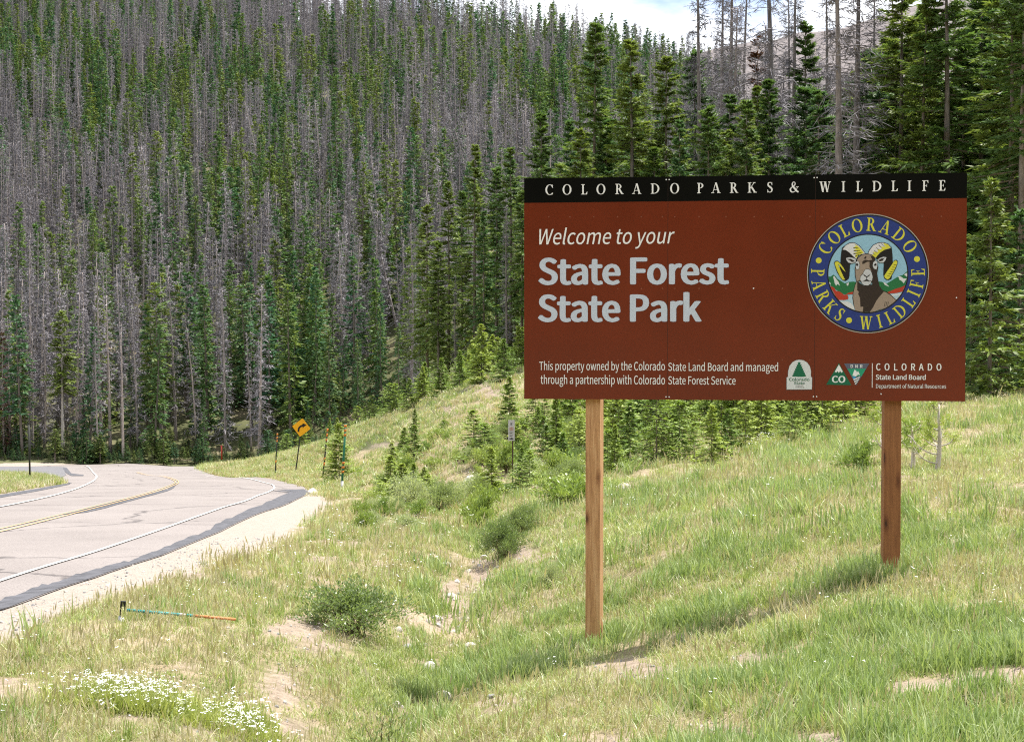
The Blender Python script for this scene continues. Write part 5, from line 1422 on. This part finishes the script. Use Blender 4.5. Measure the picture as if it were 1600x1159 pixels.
# ------------------------------------------------------------------ grass, flowers, pebbles
def tuft(seed, n, h, r0, w, lean=.35, head=False):
    r = np.random.default_rng(seed)
    a = r.random(n) * 6.283; rad = r0 * np.sqrt(r.random(n)); b = np.stack([np.cos(a) * rad, np.sin(a) * rad, np.full(n, -.02)], -1)
    ph = r.random(n) * 6.283; ln = np.abs(r.normal(0, lean, n)) + .06; H = h * (.45 + .6 * r.random(n))
    dx = np.stack([np.cos(ph), np.sin(ph), 0 * ph], -1); sd = np.stack([-np.sin(ph), np.cos(ph), 0 * ph], -1); sd = sd + dx * r.normal(0, .6, n)[:, None]
    sd /= np.linalg.norm(sd, axis=1)[:, None]; W = w * (.6 + .8 * r.random(n)); V = []
    for t, k in ((0, .8), (.38, 1.), (.74, .62)):
        c = b + dx * (ln * H * t ** 1.8)[:, None] + np.stack([0 * H, 0 * H, H * t * (1 - .18 * ln * t)], -1)
        V += [c - sd * (W * k / 2)[:, None], c + sd * (W * k / 2)[:, None]]
    V.append(b + dx * (ln * H)[:, None] + np.stack([0 * H, 0 * H, H * (1 - .18 * ln)], -1))
    V = np.stack(V, 1).reshape(-1, 3); i = np.arange(n)[:, None] * 7
    T = np.concatenate([i + [q] for q in ([0, 1, 3], [0, 3, 2], [2, 3, 5], [2, 5, 4], [4, 5, 6])])
    if head:
        tip = V[6::7][::3]; m = len(tip); e = tip + r.normal(0, .012, (m, 3)) + [0, 0, .05]
        v, f = diamonds(tip - [0, 0, .03], e, np.full(m, w * 1.6), r.normal(0, 1, (m, 3))); T = np.concatenate([T, f + len(V)]); V = np.concatenate([V, v])
    return V, T
def tmesh(nm, arr, mat): return tri_mesh(nm, arr[0], arr[1], mat)
G_SHORT = [tmesh("short_grass_tuft", tuft(600 + i, 30, .075, .11, .0048, .65), M_GRASS) for i in range(3)]
G_TALL = [tmesh("tall_grass_tuft", tuft(610 + i, 20, [.16, .12, .21][i], .10, .0082, .3), M_GRASS_LUSH if i != 1 else M_GRASS) for i in range(3)]
G_DRY = [tmesh("dry_grass_tuft", tuft(620 + i, 26, [.05, .14, .06][i], .13, .0036, 1.0, i == 1), M_STRAW) for i in range(3)]
G_FAR = [tmesh("bank_grass_tuft", tuft(630 + i, 36, .19, .26, .015, .55), [M_GRASS, M_GRASS, M_STRAW, M_GRASS_LUSH][i]) for i in range(4)]
def flower_mesh(seed, n, h, r0, leaf=True, big=.020):
    r = np.random.default_rng(seed); VV, TT, MM, k = [], [], [], 0
    v, t = tuft(seed, n * 5, h * .9, r0, .007, .5); VV.append(v); TT.append(t); MM.append(np.zeros(len(t))); k += len(v)
    a = r.random(n) * 6.28; rad = r0 * np.sqrt(r.random(n)); top = np.stack([np.cos(a) * rad * 1.2, np.sin(a) * rad * 1.2, h * r.uniform(.75, 1.08, n)], -1)
    st0 = top * [.8, .8, 0]; v, t = diamonds(st0, top, np.full(n, .003), r.normal(0, 1, (n, 3))); VV.append(v); TT.append(t + k); MM.append(np.zeros(len(t))); k += len(v)
    q = 5; tp = top[: max(2, int(n * .55))]; c = np.repeat(tp, q, 0); off = r.normal(0, big * .55, c.shape) * [1, 1, .25]; p = c + off; ang = r.random(len(p)) * 6.28; s = big * r.uniform(.25, .5, len(p))
    e = np.stack([np.cos(ang), np.sin(ang), 0 * ang], -1) * s[:, None]
    v, t = diamonds(p - e, p + e, s * .8, np.array([[0, 0, 1.]]) + r.normal(0, .35, p.shape)); VV.append(v); TT.append(t + k); MM.append(np.ones(len(t)))
    return np.concatenate(VV), np.concatenate(TT), np.concatenate(MM)
M_FLOWERLEAF = leaf_mat("flower_leaves", [(.26, .32, .09), (.36, .40, .13), (.44, .46, .20)], .35, .5, 5.)
FLW = []
for i in range(3):
    v, t, m = flower_mesh(700 + i, 9, .15, .10, big=.013); FLW.append(tri_mesh("white_flower_clump", v, t, [M_FLOWERLEAF, M_PETAL], m))
for i in range(2):
    v, t, m = flower_mesh(710 + i, 3, .22, .06, big=.012); FLW.append(tri_mesh("small_white_flower", v, t, [M_GRASS, M_PETAL], m))

def scatter_grass():
    r = np.random.default_rng(17)
    def cand(n, d0, d1, p0=-330, p1=1930):
        n = int(n * 1.3) if p0 < -300 else n
        d = np.sqrt(r.uniform(d0 * d0, d1 * d1, n)); px = r.uniform(p0, p1, n); x = (px - 800) / F_PX * d
        sd = road_sd(x, d); sh = poly_dist(SH_XY, x, d); sh = np.where(inside(SH_XY, x, d), -sh, sh)
        z = ground_z(x, d, sd); px, py = project(np.stack([x, d, z], -1)); dirt = zone(x, d, z, DIRT)
        return x, d, z, px, py, sd, sh, dirt
    def emit(name, parts, protos, label, cat):
        P = np.concatenate([q[0] for q in parts]); R_ = np.concatenate([q[1] for q in parts]); Sc = np.concatenate([q[2] for q in parts]); I = np.concatenate([q[3] for q in parts])
        tag(instancer(name, P, R_, Sc, I, protos), label, cat)
    def pack(x, d, z, s, idx, tall=1.0):
        n = len(x); sv = s * r.uniform(.7, 1.3, n)
        rot = np.stack([r.normal(0, .12, n), r.normal(0, .12, n), r.random(n) * 6.28], -1)
        return np.stack([x, d, z], -1), rot, np.stack([sv, sv, sv * tall * r.uniform(.8, 1.25, n)], -1), idx
    short, tall, dry, far, flw, lone = [], [], [], [], [], []
    def lush(px, py, x, d):
        a = vnoise(x, d, 1.3, 31) * .55 + vnoise(x, d, .45, 32) * .45
        w = np.exp(-((py - np.interp(px, [620, 760, 924, 1100, 1240, 1400, 1600], [1095, 1050, 1006, 972, 932, 893, 850])) / 19) ** 2) * ((px > 620) & (px < 1460))
        front = np.exp(-((py - 42 - np.interp(px, [620, 760, 924, 1100, 1240, 1400, 1600], [1095, 1050, 1006, 972, 932, 893, 850])) / 20) ** 2) * ((px > 700) & (px < 1420))
        w = np.maximum(w, .55 * ((px > 980) & (py > 960)))
        return a - .05 + .50 * w - .35 * front - .22 * ((px < 640) & (py > 780)) - .05
    for d0, d1, n, sc in ((5.4, 9, 11000, .8), (9, 14, 15000, .95), (14, 24, 17000, 1.35), (24, 38, 11000, 1.8)):
        x, d, z, px, py, sd, sh, dirt = cand(n, d0, d1); n = len(x)
        cover = vnoise(x, d, .8, 33) * .5 + vnoise(x, d, .3, 34) * .5
        ok = (sh > .02 + .5 * (cover - .4)) & (r.random(n) > np.maximum(dirt * 1.5, 1.2 * np.exp(-(ditch_dist(x, d) / .22) ** 2) * (d < 20) * np.clip((vnoise(x, d, 1.1, 51) - .36) * 5, 0, 1)) * (.6 + .7 * cover)) & (cover > .23 + .13 * (px < 640)) & (r.random(n) < .74)
        tl = lush(px, py, x, d); kind = r.random(n)
        dryness = .20 + .5 * (vnoise(x, d, 2.2, 35) - .4) + .18 * ((px < 720) & (py < 900)) + .12 * (px < 420)
        dryness = dryness + .5 * dirt - .25 * (tl > .55)
        is_dry = kind < np.clip(dryness, .06, .75); is_tall = (~is_dry) & (tl + r.normal(0, .08, n) > .50)
        a = ok & is_dry; dry.append(pack(x[a], d[a], z[a], sc, r.integers(0, 3, a.sum())))
        a = ok & is_tall; tall.append(pack(x[a], d[a], z[a], sc, r.integers(0, 3, a.sum())))
        a = ok & ~is_dry & ~is_tall; short.append(pack(x[a], d[a], z[a], sc * 1.1, r.integers(0, 3, a.sum())))
        wf = ok & (r.random(n) < (.012 + .10 * ((px > 440) & (px < 740) & (py < 960)) + .03 * (px < 440)) * .5)
        lone.append(pack(x[wf], d[wf], z[wf], sc * .9, r.integers(3, 5, wf.sum())))
    x, d, z, px, py, sd, sh, dirt = cand(26000, 38, 110)
    n = len(x); ok = (sh > .1) & (r.random(n) > dirt) & ((d < 62) | (px < 850)) & (vnoise(x, d, 3, 36) > .22)
    a = ok; far.append(pack(x[a], d[a], z[a], np.interp(d[a], [38, 110], [1.1, 1.9]), np.where(r.random(a.sum()) < .3 + .4 * (vnoise(x[a], d[a], 6, 37) - .4), 2, r.integers(0, 4, a.sum()))))
    # long pale grass on the verges round the bend
    x, d, z, px, py, sd, sh, dirt = cand(9000, 40, 90, -60, 125)
    a = (sd > .5) & (py < 790); far.append(pack(x[a], d[a], z[a], np.interp(d[a], [40, 90], [1.1, 1.7]), r.choice([2, 2, 0, 1], a.sum()), 1.3))
    x, d, z, px, py, sd, sh, dirt = cand(9000, 48, 150, -60, 560)
    a = (sd > .25) & (d < 160) & ((py < 748) | (px > 470)); far.append(pack(x[a], d[a], z[a], np.interp(d[a], [48, 150], [1.2, 2.2]), r.choice([2, 2, 0, 1], a.sum()), 1.2))
    # the white flower bed at the lower left
    n = 230; px = np.where(r.random(n) < .7, r.normal(205, 62, n), r.normal(375, 28, n)); yy = 1098 + r.uniform(-13, 20, n) + 9 * (px > 330) + .0 * px
    gap = (np.abs(px - 322) < 9) | (px < 70); px, yy = px[~gap], yy[~gap]; n = len(px)
    d = 8.3 + (1095 - yy) * .017; x = (px - 800) / F_PX * d; z = ground_z(x, d)
    flw.append(pack(x, d, z, .85, r.integers(0, 3, n)))
    n = 46; px = r.normal(1185, 22, n); d = r.uniform(28, 31, n); x = (px - 800) / F_PX * d; flw.append(pack(x, d, ground_z(x, d), 1.5, r.integers(0, 3, n)))
    emit("short_grass", short, G_SHORT, "short green grass growing all over the banks of the ditch", "grass")
    emit("tall_grass", tall, G_TALL, "tall lush green grass blades round the sign posts and lower right", "grass")
    emit("dry_grass", dry, G_DRY, "dry straw coloured grass mixed into the green", "grass")
    emit("bank_grass", far, G_FAR, "grass on the distant bank and the verges round the bend", "grass")
    emit("wildflowers", flw, FLW, "pale green clumps topped with white flowers at the lower left", "flowers")
    emit("scattered_flowers", lone, FLW, "single small white flowers dotted through the grass by the ditch", "flowers")
    # pebbles on the shoulder and the ditch bed
    n = 16000; d = np.sqrt(r.uniform(6 ** 2, 22 ** 2, n)); px = r.uniform(-40, 1560, n); x = (px - 800) / F_PX * d; sd = road_sd(x, d)
    sh = poly_dist(SH_XY, x, d); sh = np.where(inside(SH_XY, x, d), -sh, sh); z = ground_z(x, d, sd); dirt = zone(x, d, z, DIRT)
    a = (sd > .02) & (((sh < .25) & (r.random(n) < .74)) | (r.random(n) < np.maximum(dirt * .7, .8 * np.exp(-(ditch_dist(x, d) / .2) ** 2) * np.clip((vnoise(x, d, 1.1, 51) - .36) * 5, 0, 1)))); k = int(a.sum()); s = .006 + .016 * r.random(k) ** 3 + np.where(ditch_dist(x[a], d[a]) < .3, .05 * r.random(k) ** 5, 0)
    tag(instancer("gravel", np.stack([x[a], d[a], z[a]], -1), r.random((k, 3)) * 6, np.stack([s, s * .9, s * .7], -1), r.integers(0, 5, k), ROCKS), "loose pale pebbles on the road shoulder and ditch bed", "gravel")
scatter_grass()
